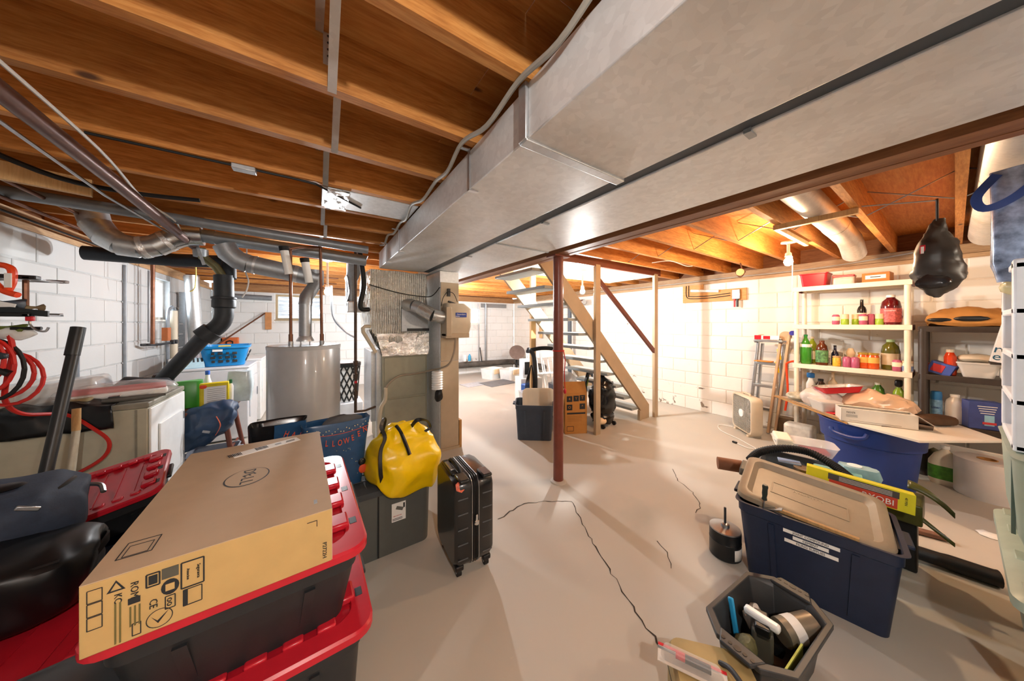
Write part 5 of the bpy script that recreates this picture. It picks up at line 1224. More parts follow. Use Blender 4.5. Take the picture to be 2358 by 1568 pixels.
# ---- round ducts between the right joists
M_DW = galv('pale_duct', (.80,.78,.74), .4, .55)
t = thing('round_supply', 'pale round duct between right joists bending down', 'duct', (0,0,0))
B().cyl((1.95,.575,2.33),(3.75,.575,2.30), .085, n=24).ob('run', M_DW, t); B().cyl((3.72,.575,2.30),(3.80,.575,2.297), .089, n=24).ob('collar', M_DW, t)
B().cyl((3.78,.575,2.298),(4.35,.575,2.275), .087, n=24).ob('section', M_DW, t); B().tube([(4.33,.575,2.276),(4.5,.58,2.25),(4.66,.58,2.17)], .088, 22).ob('elbow', M_DW, t)
t = thing('round_supply', 'wide pale round duct at the right edge under the joists', 'duct', (0,0,0))
B().cyl((1.96,-.165,2.28),(3.6,-.165,2.27), .10, n=24).ob('run', M_DW, t); B().cyl((3.55,-.165,2.27),(4.85,-.165,2.23), .103, n=24).ob('run', M_DW, t)
t = thing('joist_frame', 'small wooden frame nailed below the right round duct', 'frame', (0,0,0))
B().box(3.02,.36,2.19,3.06,.80,2.228).ob('batten', M_STUD, t, smooth=False); B().box(3.06,.77,2.19,3.9,.80,2.228).ob('batten', M_STUD, t, smooth=False)
# ---- hanging bags
t = thing('hanging_bag', 'black nylon bag hanging from a right joist', 'bag', (3.15,.06,0))
SB = .68
b = B().loft(dens([bagring(.03,.035,2.085,24,.8), bagring(.05,.055,2.06,24,.8), bagring(.09,.11,1.98,24,.8), bagring(.12,.15,1.88,24,.85), bagring(.14,.18,1.78,24,.85), bagring(.13,.18,1.73,24,.85), bagring(.08,.12,1.66,24,.8), bagring(.02,.03,1.62,24,.8)])).crumple(.02,9,3).crumple(.009,26,4); b.ob('body', plain('black_nylon','#3a3734',.4,var=.2), t)
b = B().ball((-.058,.01,1.70),(.018,.07,.04),14,8).crumple(.012,14,3); b.ob('clear_window', plain('dark_film','#2a2626',.15), t)
B().cyl((0,0,2.07),(0,0,2.21), .006, n=6).ob('loop', M_BLACK, t); decal('emblem', M_RED, t, (-.052,.05,1.90), (R(90),0,R(-115)), .022, .06, .002); decal('emblem_core', M_PAPER, t, (-.0545,.051,1.90), (R(90),0,R(-115)), .012, .042, .002)
tag(B().cyl((3.15,.06,2.20),(3.12,.38,2.26), .004, n=6).ob('hanging_wire', M_STEEL), 'thin wire tied from the joist to the black bag', 'wire')
M_PAIS = plain('paisley_bag','#8fa3c4',.22,.25,var=.75,scale=16)
t = thing('hanging_tote', 'shiny blue paisley tote bag hanging at the right edge', 'bag', (2.58,-.225,0))
b = B().loft([bagring(.09,.24,1.64,24,.4), bagring(.11,.27,1.72,24,.4), bagring(.10,.27,1.95,24,.4), bagring(.05,.26,2.14,24,.4)]).crumple(.010,9,3); b.ob('body', M_PAIS, t)
band([(-.03,.12,2.12),(-.05,.17,2.03),(-.06,.15,1.97),(-.06,.08,2.0),(-.05,.0,2.10)], .03, .003, plain('royal_blue','#24458f',.5), 'handle', t, up=(1,0,0))
b = B().ball((2.75,-.20,1.62),(.08,.09,.05),14,8).crumple(.015,10,3); tag(b.ob('yellowish_bag', clear('yellow_film',(.75,.7,.4),.2,.75)), 'small translucent yellowish bag below the paisley tote', 'bag')

# ================================================================== right edge stack
M_SAGE = plain('sage_plastic','#9fae9f',.4,var=.06)
t = thing('sage_bin', 'sage green storage bin on the floor at the right edge', 'storage bin', (2.50,-.40,0), 0)
B().loft([rrect(.80,.44,.05,0), rrect(.92,.53,.06,.46)]).ob('body', plain('sage_dark','#6f8580',.4), t)
l = B().loft([rrect(.98,.58,.07,.45), rrect(.98,.58,.07,.485), rrect(.93,.53,.06,.50), rrect(.80,.42,.05,.505)]).ob('lid', M_SAGE, t)
for x in (-.38,-.1,.18,.4): B().cb((x,.25,.497),(.09,.03,.012)).ob('lid_rib', M_SAGE, l, bevel=.004)
t = thing('sage_bin', 'upper sage green bin under the white drawer tower', 'storage bin', (2.58,-.40,.508), 0)
B().loft([rrect(.66,.46,.10,0), rrect(.70,.52,.10,.10), rrect(.72,.545,.08,.40), rrect(.74,.56,.07,.42)]).ob('body', M_SAGE, t)
B().box(-.2,.262,.08,-.185,.272,.38).ob('seam', plain('sage_dark','#6f8580',.4), t, smooth=False)
M_PALE = plain('pale_blue_white','#dfe5ee',.4,var=.03)
t = thing('drawer_tower', 'white plastic drawer tower stacked at the right edge', 'drawers', (2.62,-.42,.932), 0)
for x in (-.24,.24):
    for y in (-.27,.27): B().box(x-.03,y-.02,0,x+.03,y+.02,.78).ob('post', M_PALE, t, bevel=.008)
for k in range(5): B().box(-.27,-.29,k*.185,.27,.29,k*.185+.028).ob('tier', M_PALE, t, bevel=.006)
for k in range(4):
    d_ = B().box(-.25,-.25,k*.185+.035,.235,.25,k*.185+.165).ob('drawer', clear('drawer_film',(.82,.86,.92),.3,.85), t, bevel=.012)
    B().cb((-.255,0,k*.185+.1),(.02,.12,.03)).ob('handle', M_PALE, d_, bevel=.005)

# ================================================================== round tub with board and the pile on it
M_BLUE = plain('royal_blue_plastic','#1f3c86',.4,var=.06)
t = thing('blue_tub', 'big round royal blue tub under the white board', 'tub', (4.27,.44,0))
def oval(a, b_, z, n=40): return [V((a*cos(2*pi*i/n), b_*sin(2*pi*i/n), z)) for i in range(n)]
B().loft([oval(.23,.255,0), oval(.26,.29,.36), oval(.285,.315,.375), oval(.295,.325,.53), oval(.305,.335,.535), oval(.305,.335,.545), oval(.285,.315,.545), oval(.25,.28,.3)], True, True).ob('body', M_BLUE, t)
B().tube(smooth_path([(-.28,.20,.49),(-.30,.18,.455),(-.325,.08,.44),(-.33,.0,.455),(-.31,-.02,.49)],4), .018, 8).ob('handle', M_BLUE, t)
t = thing('white_board', 'white melamine board resting across the blue tub', 'board', (0,0,.548))
poly = [(4.74,1.24),(3.97,.53),(3.80,.15),(4.34,-.21),(4.80,.05),(4.82,.6)]
B().prism(poly,0,.016).ob('panel', plain('melamine','#e9e4da',.35,var=.03), t, smooth=False)
B().bar((4.735,1.245,.008),(3.965,.535,.008), .004, .018).ob('edge_band', M_CARD, t, smooth=False); B().bar((4.70,1.20,.024),(4.02,.56,.024), .03, .006).ob('slat', M_SILL, t, smooth=False)
B().prism([(4.05,.35),(4.25,.1),(4.55,.1),(4.4,.4)],.0162,.0175).ob('dark_patch', plain('taupe_cloth','#6e6259',.8), t, smooth=False)
ZB = .566
t = thing('white_carton', 'open white product box on the board', 'box', (4.14,.40,ZB), -68)
M_WBOX = plain('white_box_card','#e2ded6',.55,var=.03)
b = B(); L_, D_, H_ = .44, .16, .115
for q in ((-L_/2,-D_/2,0,L_/2,-D_/2+.003,H_),(-L_/2,D_/2-.003,0,L_/2,D_/2,H_),(-L_/2,-D_/2,0,-L_/2+.003,D_/2,H_),(L_/2-.003,-D_/2,0,L_/2,D_/2,H_),(-L_/2,-D_/2,0,L_/2,D_/2,.003)): B().box(*q).ob('side', M_WBOX, t, smooth=False)
B().box(-L_/2,-D_/2,H_,L_/2,-D_/2+.03,H_+.002).ob('top_flap', M_WBOX, t, smooth=False); B().box(-L_/2,D_/2-.04,H_,L_/2,D_/2,H_+.002).ob('top_flap', M_WBOX, t, smooth=False)
B().cb((L_/2+.05,-.01,.075),(.13,.17,.002),(0,R(38),0)).ob('end_flap', M_WBOX, t, smooth=False)
text('NOZE', .02, M_INK, t, (-.16,-D_/2-.0006,.085), (R(90),0,0)); 
for k in range(3): decal('printed_line', plain('print_grey','#8f8b84',.6), t, (-.155,-D_/2-.0006,.063-k*.008), (R(90),0,0), .07, .003)
decal('printed_line', MATS['print_grey'], t, (-.02,-D_/2-.0006,.015), (R(90),0,0), .30, .003)
t = thing('case_pouch', 'dark brown rounded zip case on the board', 'case', (4.53,.10,ZB), -35); B().loft([rrect(.26,.13,.05,0), rrect(.29,.15,.06,.02), rrect(.29,.15,.06,.06), rrect(.25,.11,.05,.082)]).ob('shell', plain('brown_case','#4a3524',.6,var=.2), t, sub=1)
def film_bag(name, label, loc, r, mat, seed, amp=.03):
    b = B().ball((0,0,r[2]),r,36,20).crumple(amp,7,seed).crumple(amp*.5,19,seed+1)
    for v_ in b.v: v_.z = max(v_.z, 0)
    o = b.ob(name, mat); o.location = loc; return tag(o, label, 'bag')
film_bag('plastic_bag', 'white plastic bag of packages at the left of the board', (4.46,.78,ZB), (.14,.16,.10), clear('white_film',(.93,.86,.82),.25,.8), 3)
film_bag('plastic_bag', 'peach tinted plastic bag bulging behind the white box', (4.50,.42,ZB), (.14,.26,.11), clear('peach_film',(.92,.66,.46),.25,.85), 5, .04)
film_bag('green_print_bag', 'pale bag with green print at the left tip of the board', (4.60,1.0,ZB), (.10,.10,.05), plain('pale_green_print','#c9c7b4',.3,var=.45,scale=12), 6, .015)
t = thing('clear_tub', 'frosted plastic container lying on the board', 'tub', (4.28,.73,ZB), 40); B().loft([rrect(.17,.12,.02,0), rrect(.22,.16,.025,.10), rrect(.235,.175,.025,.10), rrect(.235,.175,.025,.112)]).ob('tub', M_FROST, t)
t = thing('foil_tray', 'red foil roasting tray on top of the bags', 'tray', (4.45,.66,.75), 20, rot=(R(-4),R(-8),R(-55)))
B().loft([rrect(.26,.16,.03,0), rrect(.31,.21,.035,.06), rrect(.335,.235,.04,.062)], True, False).ob('tray', M_RED, t); B().loft([rrect(.332,.232,.04,.064), rrect(.30,.20,.035,.06), rrect(.25,.15,.03,.006)], False, True).ob('lining', foil('tray_foil',(.85,.83,.82),.25,25,.5), t)
film_bag('red_packet', 'flat red packet under the white box corner', (4.22,.64,ZB), (.06,.08,.012), M_RED, 2, .006)
# floor things round the tub
t = thing('paper_roll_pack', 'white pack with food print on the floor behind the fan', 'pack', (4.78,1.03,0), 0); B().box(-.09,-.14,0,.09,.12,.26).ob('pack', plain('printed_white_pack','#e9e0d2',.4,var=.25,scale=9), t, bevel=.03)

# ================================================================== navy tote with tan lid and its neighbours
t = tote('storage_bin', 'navy tote with tan lid and white name labels', (2.33,.45,0), -80, .63, .48, .42, M_NAVY, ribs=True)
M_TANL = plain('tan_lid','#a89a84',.4,var=.05)
for k, (txt, L_, dx) in enumerate((('JOINT COMPOUND', .205, .0), ('CEMENT', .13, .0), ('FILING SUPPLIES', .195, .0))):
    z = .345-k*.026; y = -.2245+.004*k*.5
    B().cb((.0+dx, y-.0015, z), (L_,.002,.017), (R(-5),0,0)).ob('name_label', M_PAPER, t, smooth=False)
    text(txt, .0155, M_INK, t, (.0+dx, y-.0034, z), (R(85),0,0), sx=.95)
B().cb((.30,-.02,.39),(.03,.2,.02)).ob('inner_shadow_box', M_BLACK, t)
t = thing('tote_lid', 'tan plastic tote lid lying askew on the navy tote', 'lid', (2.37,.47,.455), 0, rot=(R(9),R(6),R(-79)))
l = B().loft([rrect(.585,.455,.05,-.03), rrect(.60,.47,.055,-.028), rrect(.60,.47,.055,.0), rrect(.585,.455,.05,.006), rrect(.52,.39,.05,.006), rrect(.47,.34,.04,-.022)], True, True).ob('lid', M_TANL, t)
b = B()
for dx, dy, ww, hh in ((0,.055,.31,.006),(0,-.055,.31,.006),(.155,0,.006,.116),(-.155,0,.006,.116)): B().cb((dx,dy-.01,-.021),(ww,hh,.004)).ob('panel_ridge', M_TANL, l, bevel=.001)
text('Rubbermaid', .026, plain('pale_tan','#c3b69e',.5), l, (0,.02,-.021), (0,0,R(180)), sx=1)
B().cb((-.31,.10,-.03),(.03,.12,.05)).ob('latch', plain('grey_latch','#6f6d66',.5), l, bevel=.006)
t = thing('screwdriver', 'dark green handled screwdriver standing in the navy tote rim', 'screwdriver', (2.10,.60,.36), 0, rot=(R(4),R(-3),0))
B().lathe([(.008,.10),(.013,.105),(.010,.12),(.013,.14),(.012,.165),(.014,.18),(.010,.19)], 12).ob('handle', plain('dark_green_grip','#24302c',.4), t); B().cyl((0,0,0),(0,0,.105), .003, n=8).ob('shaft', M_STEEL, t)
tag(B().bar((2.10,.62,.40),(2.11,.52,.44), .035, .004).ob('steel_bracket', M_STEEL, smooth=False), 'bent steel bracket poking out of the navy tote', 'bracket')
tag(B().cb((2.13,.40,.425),(.02,.3,.015),(0,0,R(4))).ob('wood_strip', M_STUD, smooth=False), 'pale wood strip under the tan lid edge', 'strip')
# bin behind with hose and packages
tote('storage_bin', 'open grey bin behind the tan lid full of packages', (2.98,.56,0), -80, .62, .46, .40, plain('grey_bin','#62666a',.45), ribs=False)
t = thing('vacuum_hose', 'black ribbed vacuum hose arching over the tan lid', 'hose', (0,0,0))
path = smooth_path([(2.66,.84,.44),(2.74,.80,.50),(2.85,.70,.535),(2.92,.58,.535),(2.90,.46,.50),(2.82,.37,.47),(2.76,.30,.43)],10)
L2 = []; 
for a, b_ in zip(path, path[1:]): L2 += [a, a.lerp(b_, .5)]
L2.append(path[-1]); B().tube(L2, [.027 if k % 2 else .0225 for k in range(len(L2))], 14).ob('hose', M_RUBBER, t, ang=20)
tag(B().cyl((2.62,1.03,.36),(2.70,.90,.36), .045, n=20).ob('card_tube', plain('brown_tube','#8a5b40',.7)), 'brown cardboard tube sticking out left of the tan lid', 'tube')
t = thing('lunch_box', 'clear snap lid food container in the grey bin', 'container', (3.18,.66,.45), -68)
B().loft([rrect(.30,.17,.04,0), rrect(.36,.21,.05,.07), rrect(.37,.22,.05,.08)]).ob('tub', clear('clear_tub_film',(.9,.92,.97),.1,.45), t); B().box(-.17,-.11,.02,-.07,.11,.10).ob('latch', M_CREAMP2, t, bevel=.012); B().box(-.02,-.06,.01,.14,.06,.03).ob('contents', plain('red_print','#c4373c',.5), t, bevel=.01)
t = thing('wipes_pack', 'pale blue packet of wipes in the grey bin', 'packet', (3.06,.36,.40), -70); b = B().loft([rrect(.18,.11,.03,0), rrect(.20,.13,.03,.04), rrect(.17,.10,.03,.08)]).crumple(.008,14,2); b.ob('pack', plain('teal_pack','#8fb4bd',.3,var=.2), t); B().lathe([(.035,.078),(.035,.086)], 16, (-.02,0,0)).ob('cap', M_WHITE, t)
t = thing('pet_pack', 'teal packet with pink heart under the hose', 'packet', (2.93,.44,.40), -80); b = B().loft([rrect(.22,.12,.02,0), rrect(.22,.12,.02,.05)]).crumple(.01,12,4); b.ob('pack', plain('teal_print_pack','#7fb3ad',.35,var=.3,scale=20), t); B().ball((-.03,-.02,.055),(.02,.014,.004),10,4).ob('heart', plain('pink_print','#cf5f86',.5), t)
tag(B().lathe([(.05,.43),(.05,.455)], 20, (2.80,.58,0)).ob('tape_disc', plain('brown_disc','#8d7964',.5)), 'flat brown disc beside the hose', 'disc')
tag(B().cb((2.83,.66,.46),(.07,.12,.008),(0,0,R(20))).ob('blue_leaflet', plain('leaflet_blue','#9db3d6',.4)), 'folded blue leaflet on the grey bin', 'leaflet')
t = thing('tool_carton', 'yellow power tool carton with red panel behind the tan lid', 'box', (2.68,.33,.42), -78, rot=(R(-8),R(3),R(-80)))
YB_ = plain('tool_yellow','#e6dc1c',.4,var=.05)
B().box(-.21,-.03,0,.21,.05,.105).ob('carton', YB_, t, bevel=.002); decal('red_panel', plain('red_panel','#cf4427',.45), t, (.02,-.0305,.035), (R(90),0,0), .26, .06); decal('dark_panel', plain('dark_grey_panel','#4a443f',.5), t, (.02,-.0315,.08), (R(90),0,0), .27, .035)
text('RYOBI', .042, M_PAPER, t, (.08,-.0325,.032), (R(90),0,R(0)), sx=1)
for k in range(4): decal('fine_print', M_PAPER, t, (.03,-.033,.09-k*.007), (R(90),0,0), .2, .002, .0008)
text('40 MIN', .014, M_INK, t, (.178,-.0312,.06), (R(90),R(90),0)); 
M_OLIVE = plain('olive_plastic_sheet','#4a4a1c',.35,var=.12)
t = thing('blower_bag', 'olive plastic blower attachment with leaf shaped flaps', 'tool', (2.95,.10,0), 0)
B().loft([[V((2.95-2.95+x, y, z)) for y, z in ((0,.30),(.16,.30),(.16,.42),(0,.42))] for x in (-.12,.10)]).ob('box', M_OLIVE, t, bevel=.01)
B().grid(lambda u, v: V((.02+.10*v*(1-u), .06-.16*u, .46-.10*u*u+.03*sin(v*3))), 10, 6).ob('flap', M_OLIVE, t, solid=.004); B().grid(lambda u, v: V((-.10-.02*u+.07*v*(1-u), .12-.22*u, .42-.16*u+.02*sin(v*3))), 10, 6).ob('flap', M_OLIVE, t, solid=.004)
B().loft([[V((x, y, z)) for y, z in ((.02,0),(.14,0),(.14,.3),(.02,.3))] for x in (-.06,.05)]).ob('stem', M_BLACK, t, bevel=.01)
tag(B().tube(smooth_path([(3.02,.30,.06),(3.06,.16,.05),(3.10,.02,.045),(3.12,-.10,.045),(3.13,-.14,.045)],5), [.038]*10+[.042]*8+[.044]*2+[.03], 14).ob('blower_tube', plain('black_tube','#0e1116',.5)), 'long black blower tube lying on the floor', 'tube')
tag(B().bar((3.45,.18,.02),(3.50,.03,.02), .05, .03).ob('brush_strip', plain('rusty_strip','#7d5a48',.6,var=.3), bevel=.006), 'rusty brush strip lying on the floor behind the olive flaps', 'brush')
b = B().ball((3.83,-.13,.008),(.05,.05,.01),10,6).crumple(.012,25,1); tag(b.ob('paper_scrap', M_PAPER), 'crumpled paper scrap on the floor near the sage bin', 'paper')
# electric motor
t = thing('electric_motor', 'black cylindrical motor with upright shaft on the floor', 'motor', (2.14,.80,0), 20)
B().lathe([(.075,0),(.083,.008),(.083,.10),(.0845,.102),(.083,.104),(.083,.165)], 28).ob('can', plain('motor_black','#16191d',.35), t); B().lathe([(.083,.164),(.082,.172),(.05,.178),(.03,.18)], 28).ob('end_bell', M_STEEL, t)
B().lathe([(.024,.178),(.022,.195),(.008,.2)], 14).ob('boss', M_STEEL, t); B().cyl((0,0,.19),(0,0,.295), .0065, n=10).ob('shaft', M_IRON, t)
b = B().grid(lambda u, v: V((.0838*cos(R(215)+u*.9), .0838*sin(R(215)+u*.9), .02+.065*v)), 8, 2); b.ob('label', M_PAPER, t, solid=.001)
# open tool tote
M_TT = plain('tool_tote_black','#34373a',.42,var=.1)
t = thing('tool_tote', 'open black plastic tool tote with hand tools', 'tool tote', (1.58,.435,0), -4)
octo = lambda w, d, k, z: [V((x, y, z)) for x, y in ((w/2,-d/2+k),(w/2,d/2-k),(w/2-k,d/2),(-w/2+k,d/2),(-w/2,d/2-k),(-w/2,-d/2+k),(-w/2+k,-d/2),(w/2-k,-d/2))]
B().loft([octo(.40,.20,.05,0), octo(.45,.255,.07,.20), octo(.53,.30,.08,.205), octo(.53,.30,.08,.225), octo(.47,.265,.07,.225), octo(.44,.245,.065,.2), octo(.38,.18,.05,.012)], True, True).ob('body', M_TT, t, bevel=.003)
for s_ in (-1,1):
    hp = B().loft([[V((s_*x, y, z)) for x, y in ((.225,-.075),(.285,-.05),(.285,.05),(.225,.075))] for z in (.212,.229)]).ob('handle_plate', M_TT, t, bevel=.005)
    for k in range(5): B().lathe([(.007 if k != 2 else .012,.2285),(.007 if k != 2 else .012,.2305)], 14, (s_*.262,(k-2)*.024,0)).ob('handle_hole', M_BLACK, hp)
t = thing('work_light', 'grey and white work light standing in the tool tote', 'light', (1.56,.45,.015), 20)
B().cb((0,0,.10),(.10,.07,.15)).ob('body', plain('light_body','#4c4b44',.5), t, bevel=.012); B().cb((0,0,.195),(.035,.12,.03),(0,0,R(-20))).ob('handle', M_WHITE, t, bevel=.01); B().cb((.035,.0,.17),(.03,.05,.05)).ob('arm', M_BLACK, t, bevel=.006); B().cb((-.035,.0,.17),(.03,.05,.05)).ob('arm', M_BLACK, t, bevel=.006)
tag(B().cb((1.52,.535,.16),(.014,.022,.16),(R(-12),R(8),0)).ob('blue_tool', plain('sky_blue_handle','#2f9fd8',.4), bevel=.006), 'bright blue tool handle sticking up in the tool tote', 'tool')
t = thing('cylinder_tool', 'tan grey cylinder with white label in the tool tote', 'tool', (1.70,.365,.10), -30); B().cyl((-.08,0,.05),(.06,0,.07), .05, n=20).ob('barrel', plain('taupe_metal','#8e8676',.35,.4), t); B().cyl((-.05,0,.054),(-.01,0,.06), .0512, n=20).ob('label_band', M_PAPER, t); B().cb((-.12,0,-.01),(.1,.03,.04),(0,R(30),0)).ob('grip', M_BLACK, t, bevel=.008)
b = B().ball((1.45,.47,.13),(.06,.04,.06),14,8).crumple(.012,16,3); tag(b.ob('rope_coil', plain('olive_rope','#5c5a3c',.7,var=.4,scale=60)), 'coil of olive cord in the left of the tool tote', 'cord')
b = B().ball((1.64,.50,.13),(.05,.03,.05),12,7).crumple(.015,18,4); tag(b.ob('crumpled_bag', clear('crinkled_film',(.9,.9,.88),.15,.7)), 'crinkled clear packet at the back of the tool tote', 'packet')
tag(B().cb((1.50,.34,.14),(.2,.006,.09),(0,0,R(-3))).ob('yellow_level', plain('lime_level','#b8bf52',.5)), 'lime yellow strip along the near side of the tool tote', 'level')
# tan case at the bottom edge with carded screwdriver
t = thing('tan_case', 'scuffed tan hard case at the bottom edge', 'case', (1.185,.465,0), -48)
B().loft([rrect(.26,.24,.04,0), rrect(.28,.26,.045,.02), rrect(.28,.26,.045,.17), rrect(.26,.24,.04,.19)]).ob('shell', plain('scuffed_tan','#a7905f',.5,var=.2,scale=6), t); B().box(-.141,-.131,.10,.141,.131,.107).ob('seam', M_IRON, t, smooth=False)
B().tube(smooth_path([(.03,.06,.19),(.05,.02,.215),(.07,-.05,.215),(.07,-.09,.19)],5), .009, 8).ob('handle', M_IRON, t)
t = thing('carded_tool', 'red and white blister card with a screwdriver on the tan case', 'package', (1.145,.535,.193), -62)
B().box(-.11,-.035,0,.11,.035,.003).ob('card', plain('card_cream','#d8cfc4',.5), t, smooth=False); B().box(-.11,.025,.003,.11,.036,.0045).ob('red_edge', M_RED, t, smooth=False)
B().cyl((-.02,0,.02),(.06,0,.02), .013, n=12).ob('grip', M_BLACK, t); B().cyl((-.05,0,.02),(-.02,0,.02), .012, n=12).ob('red_ferrule', M_RED, t); B().cyl((-.11,0,.02),(-.05,0,.02), .004, n=8).ob('shaft', M_STEEL, t); B().loft([rrect(.20,.05,.02,.003), rrect(.18,.034,.016,.034)]).ob('blister', clear('blister_film',(1,1,1),.05,.22), t)

# ================================================================== middle and back of the room
t = tote('storage_bin', 'open blue grey tote left of the steel column foot', (2.36,3.02,0), -38, .50, .40, .44, plain('slate_tote','#3b4656',.42,var=.08), ribs=True, taper=.84)
t = thing('upright_cover', 'white tote lid standing upright inside the slate tote', 'lid', (2.40,2.98,.30), 0, rot=(R(80),0,R(-33)))
B().loft([rrect(.40,.34,.06,-.008), rrect(.42,.36,.065,-.005), rrect(.42,.36,.065,.008), rrect(.36,.30,.05,.010), rrect(.34,.28,.05,.004)]).tf((0,.13,0)).ob('lid', M_CREAMP2, t)
# carton with printed symbols
M_OCARD = plain('orange_cardboard','#b9803f',.75,var=.06)
t = thing('printed_carton', 'tall cardboard carton with black handling symbols by stair post', 'box', (2.85,2.76,0), -26)
B().box(-.15,0,0,.15,.30,.54).ob('body', M_OCARD, t, bevel=.003)
B().cb((0,-.0,.60),(.30,.003,.16),(R(-28),0,0)).tf((0,.045,0)).ob('flap', M_OCARD, t, smooth=False)
ZI = [(-.09,.46),(0,.465),(.085,.47),(-.09,.35),(.085,.36)]
for x, z in ZI: 
    p = decal('printed_symbol', M_INK, t, (x,-.001,z), (R(90),0,0), .075, .075)
for (x, z), ch in zip(ZI, ('4','Y','T','O','^')): text(ch, .05, M_OCARD, t, (x,-.0022,z), (R(90),0,0))
decal('printed_bar', M_INK, t, (0,-.001,.27), (R(90),0,0), .25, .022)
for k in range(4): decal('printed_line', plain('brown_print','#8d5f2c',.7), t, (-.02,-.001,.23-k*.02), (R(90),0,0), .2, .003)
b = B()
for dx, dz, ww, hh in ((0,.03,.09,.005),(0,-.03,.09,.005),(.045,0,.005,.06),(-.045,0,.005,.06)): B().cb((-.08+dx,-.001,.07+dz),(ww,.0015,hh)).ob('printed_frame', M_INK, t, smooth=False)
# filled black bag on a wheeled base
t = thing('garbage_bag', 'stuffed black garbage bag standing by the staircase', 'bag', (3.42,2.80,0), 0)
b = B().loft(dens([bagring(.26,.24,.04,24,.8), bagring(.32,.30,.14,24,.8), bagring(.28,.26,.18,24,.8), bagring(.34,.30,.24,24,.8), bagring(.36,.32,.42,24,.8), bagring(.32,.28,.56,24,.8), bagring(.2,.18,.64,24,.8), bagring(.06,.06,.69,24,.8)])).crumple(.028,9,3).crumple(.014,24,5); b.ob('body', plain('black_film','#121315',.22,var=.3), t)
for x, y in ((-.13,-.12),(.13,-.10)): B().cyl((x-.012,y,.03),(x+.012,y,.03), .03, n=14).ob('caster', M_BLACK, t)
b = B().ball((-.1,-.08,.1),(.09,.05,.055),14,8); b.ob('cream_base', M_SKIN, t)
# upright vacuum behind the tote
t = thing('upright_vacuum', 'dark grey upright vacuum cleaner behind the slate tote', 'vacuum', (2.66,3.40,0), -30)
M_VAC = plain('vacuum_grey','#2b2e33',.4,var=.1)
B().tube(smooth_path([(0,0,.25),(.01,0,.6),(0,.02,.9),(-.03,.02,1.02),(-.09,.0,1.07),(-.10,-.02,1.03)],5), .034, 10).ob('handle', M_VAC, t)
B().tube(smooth_path([(-.05,.02,1.06),(.1,.05,1.085),(.3,.1,1.07),(.4,.1,1.0)],5), .03, 10).ob('hose', M_RUBBER, t)
B().loft([rrect(.22,.2,.05,.06), rrect(.2,.18,.06,.3), rrect(.12,.12,.05,.42)]).ob('motor_housing', M_VAC, t); B().box(-.16,-.24,0,.16,.02,.08).ob('floor_head', M_VAC, t, bevel=.02)
for k in range(4): B().tube(smooth_path([(-.06,-.05,.85),(-.09-.015*k,-.06,.6),(-.07-.02*k,-.06,.42),(-.05,-.06,.36+.02*k),(-.03+.01*k,-.06,.6),(-.05,-.05,.85)],5), .006, 6).ob('cord_loop', M_RUBBER, t)
# clutter behind the stairs
t = thing('grey_bin', 'grey bin with clear lid behind the steel column', 'storage bin', (3.20,3.35,0), -20); B().loft([rrect(.36,.3,.04,0), rrect(.42,.36,.05,.52)]).ob('body', plain('slate_bin','#4c525c',.45), t); b = B().ball((0,0,.56),(.20,.17,.15),18,10).crumple(.015,9,3); b.ob('clear_bag', clear('clear_film',(.9,.86,.82),.1,.55), t)
t = thing('green_bottle_tool', 'black and green spray tool behind the carton', 'tool', (3.42,3.12,.0), 0); B().loft([[V((x-.02,-.02,z)),V((x+.03,-.02,z)),V((x+.03,.02,z)),V((x-.02,.02,z))] for x,z in ((-.03,0),(-.01,.5),(.03,.62),(.07,.72))]).ob('body', M_BLACK, t, bevel=.006); B().loft([[V((x-.0,-.024,z)),V((x+.02,-.024,z)),V((x+.02,-.02,z)),V((x-.0,-.02,z))] for x,z in ((-.0,.5),(.03,.6))]).ob('green_panel', M_LIME, t)
t = thing('radio', 'boxy dark stereo on the floor behind the stud', 'radio', (3.16,4.22,0), -15); B().box(-.14,-.1,.5,.14,.1,.82).ob('cabinet', M_PALE, t, bevel=.01); B().box(-.11,-.105,.56,.06,-.1,.78).ob('screen', M_BLACK, t, bevel=.004); B().box(-.2,-.16,0,.2,.16,.5).ob('stand', M_WHITE, t, bevel=.01)
tag(B().box(2.82,3.82,.02,2.98,3.98,.46).ob('blue_tub_small', plain('cobalt_tub','#2f5fae',.4), bevel=.02), 'small blue bin on the floor behind the stud', 'bin')
t = thing('grey_tub', 'translucent grey bin behind the vacuum', 'storage bin', (2.86,3.72,0), -15); B().loft([rrect(.30,.24,.03,0), rrect(.36,.30,.03,.36), rrect(.38,.32,.03,.37)]).ob('body', clear('grey_clear',(.75,.78,.8),.25,.8), t)
for k in range(4):
    t = thing('folding_chair', 'white folding chair leaning under the stairs, %s in the stack' % ('first','second','third','fourth')[k], 'chair', (3.72+.09*k,4.55-.04*k,0), 4, group='folded chairs under the stairs')
    for s_ in (-1,1): B().tube(smooth_path([(s_*.22,0,0),(s_*.22,.12,.5),(s_*.21,.2,.85),(s_*.15,.22,.95),(0,.22,.97)],4), .012, 8).ob('frame_tube', M_WHITE, t)
    B().cb((0,.2,.84),(.38,.012,.16),(R(-12),0,0)).ob('backrest', M_WHITE, t, bevel=.02); B().cb((0,.08,.45),(.38,.02,.36),(R(78),0,0)).ob('seat', M_WHITE, t, bevel=.01)
t = thing('shoe_rack', 'dark and white slatted rack on the floor behind the stairs', 'rack', (4.55,4.4,0), 0)
for z in (.10,.28): 
    for k in range(5): B().box(-.35,-.12+k*.05,z,.35,-.09+k*.05,z+.015).ob('slat', M_WHITE, t, smooth=False)
for x in (-.36,.345): B().box(x,-.14,0,x+.015,.14,.42).ob('side', M_IRON, t, smooth=False)
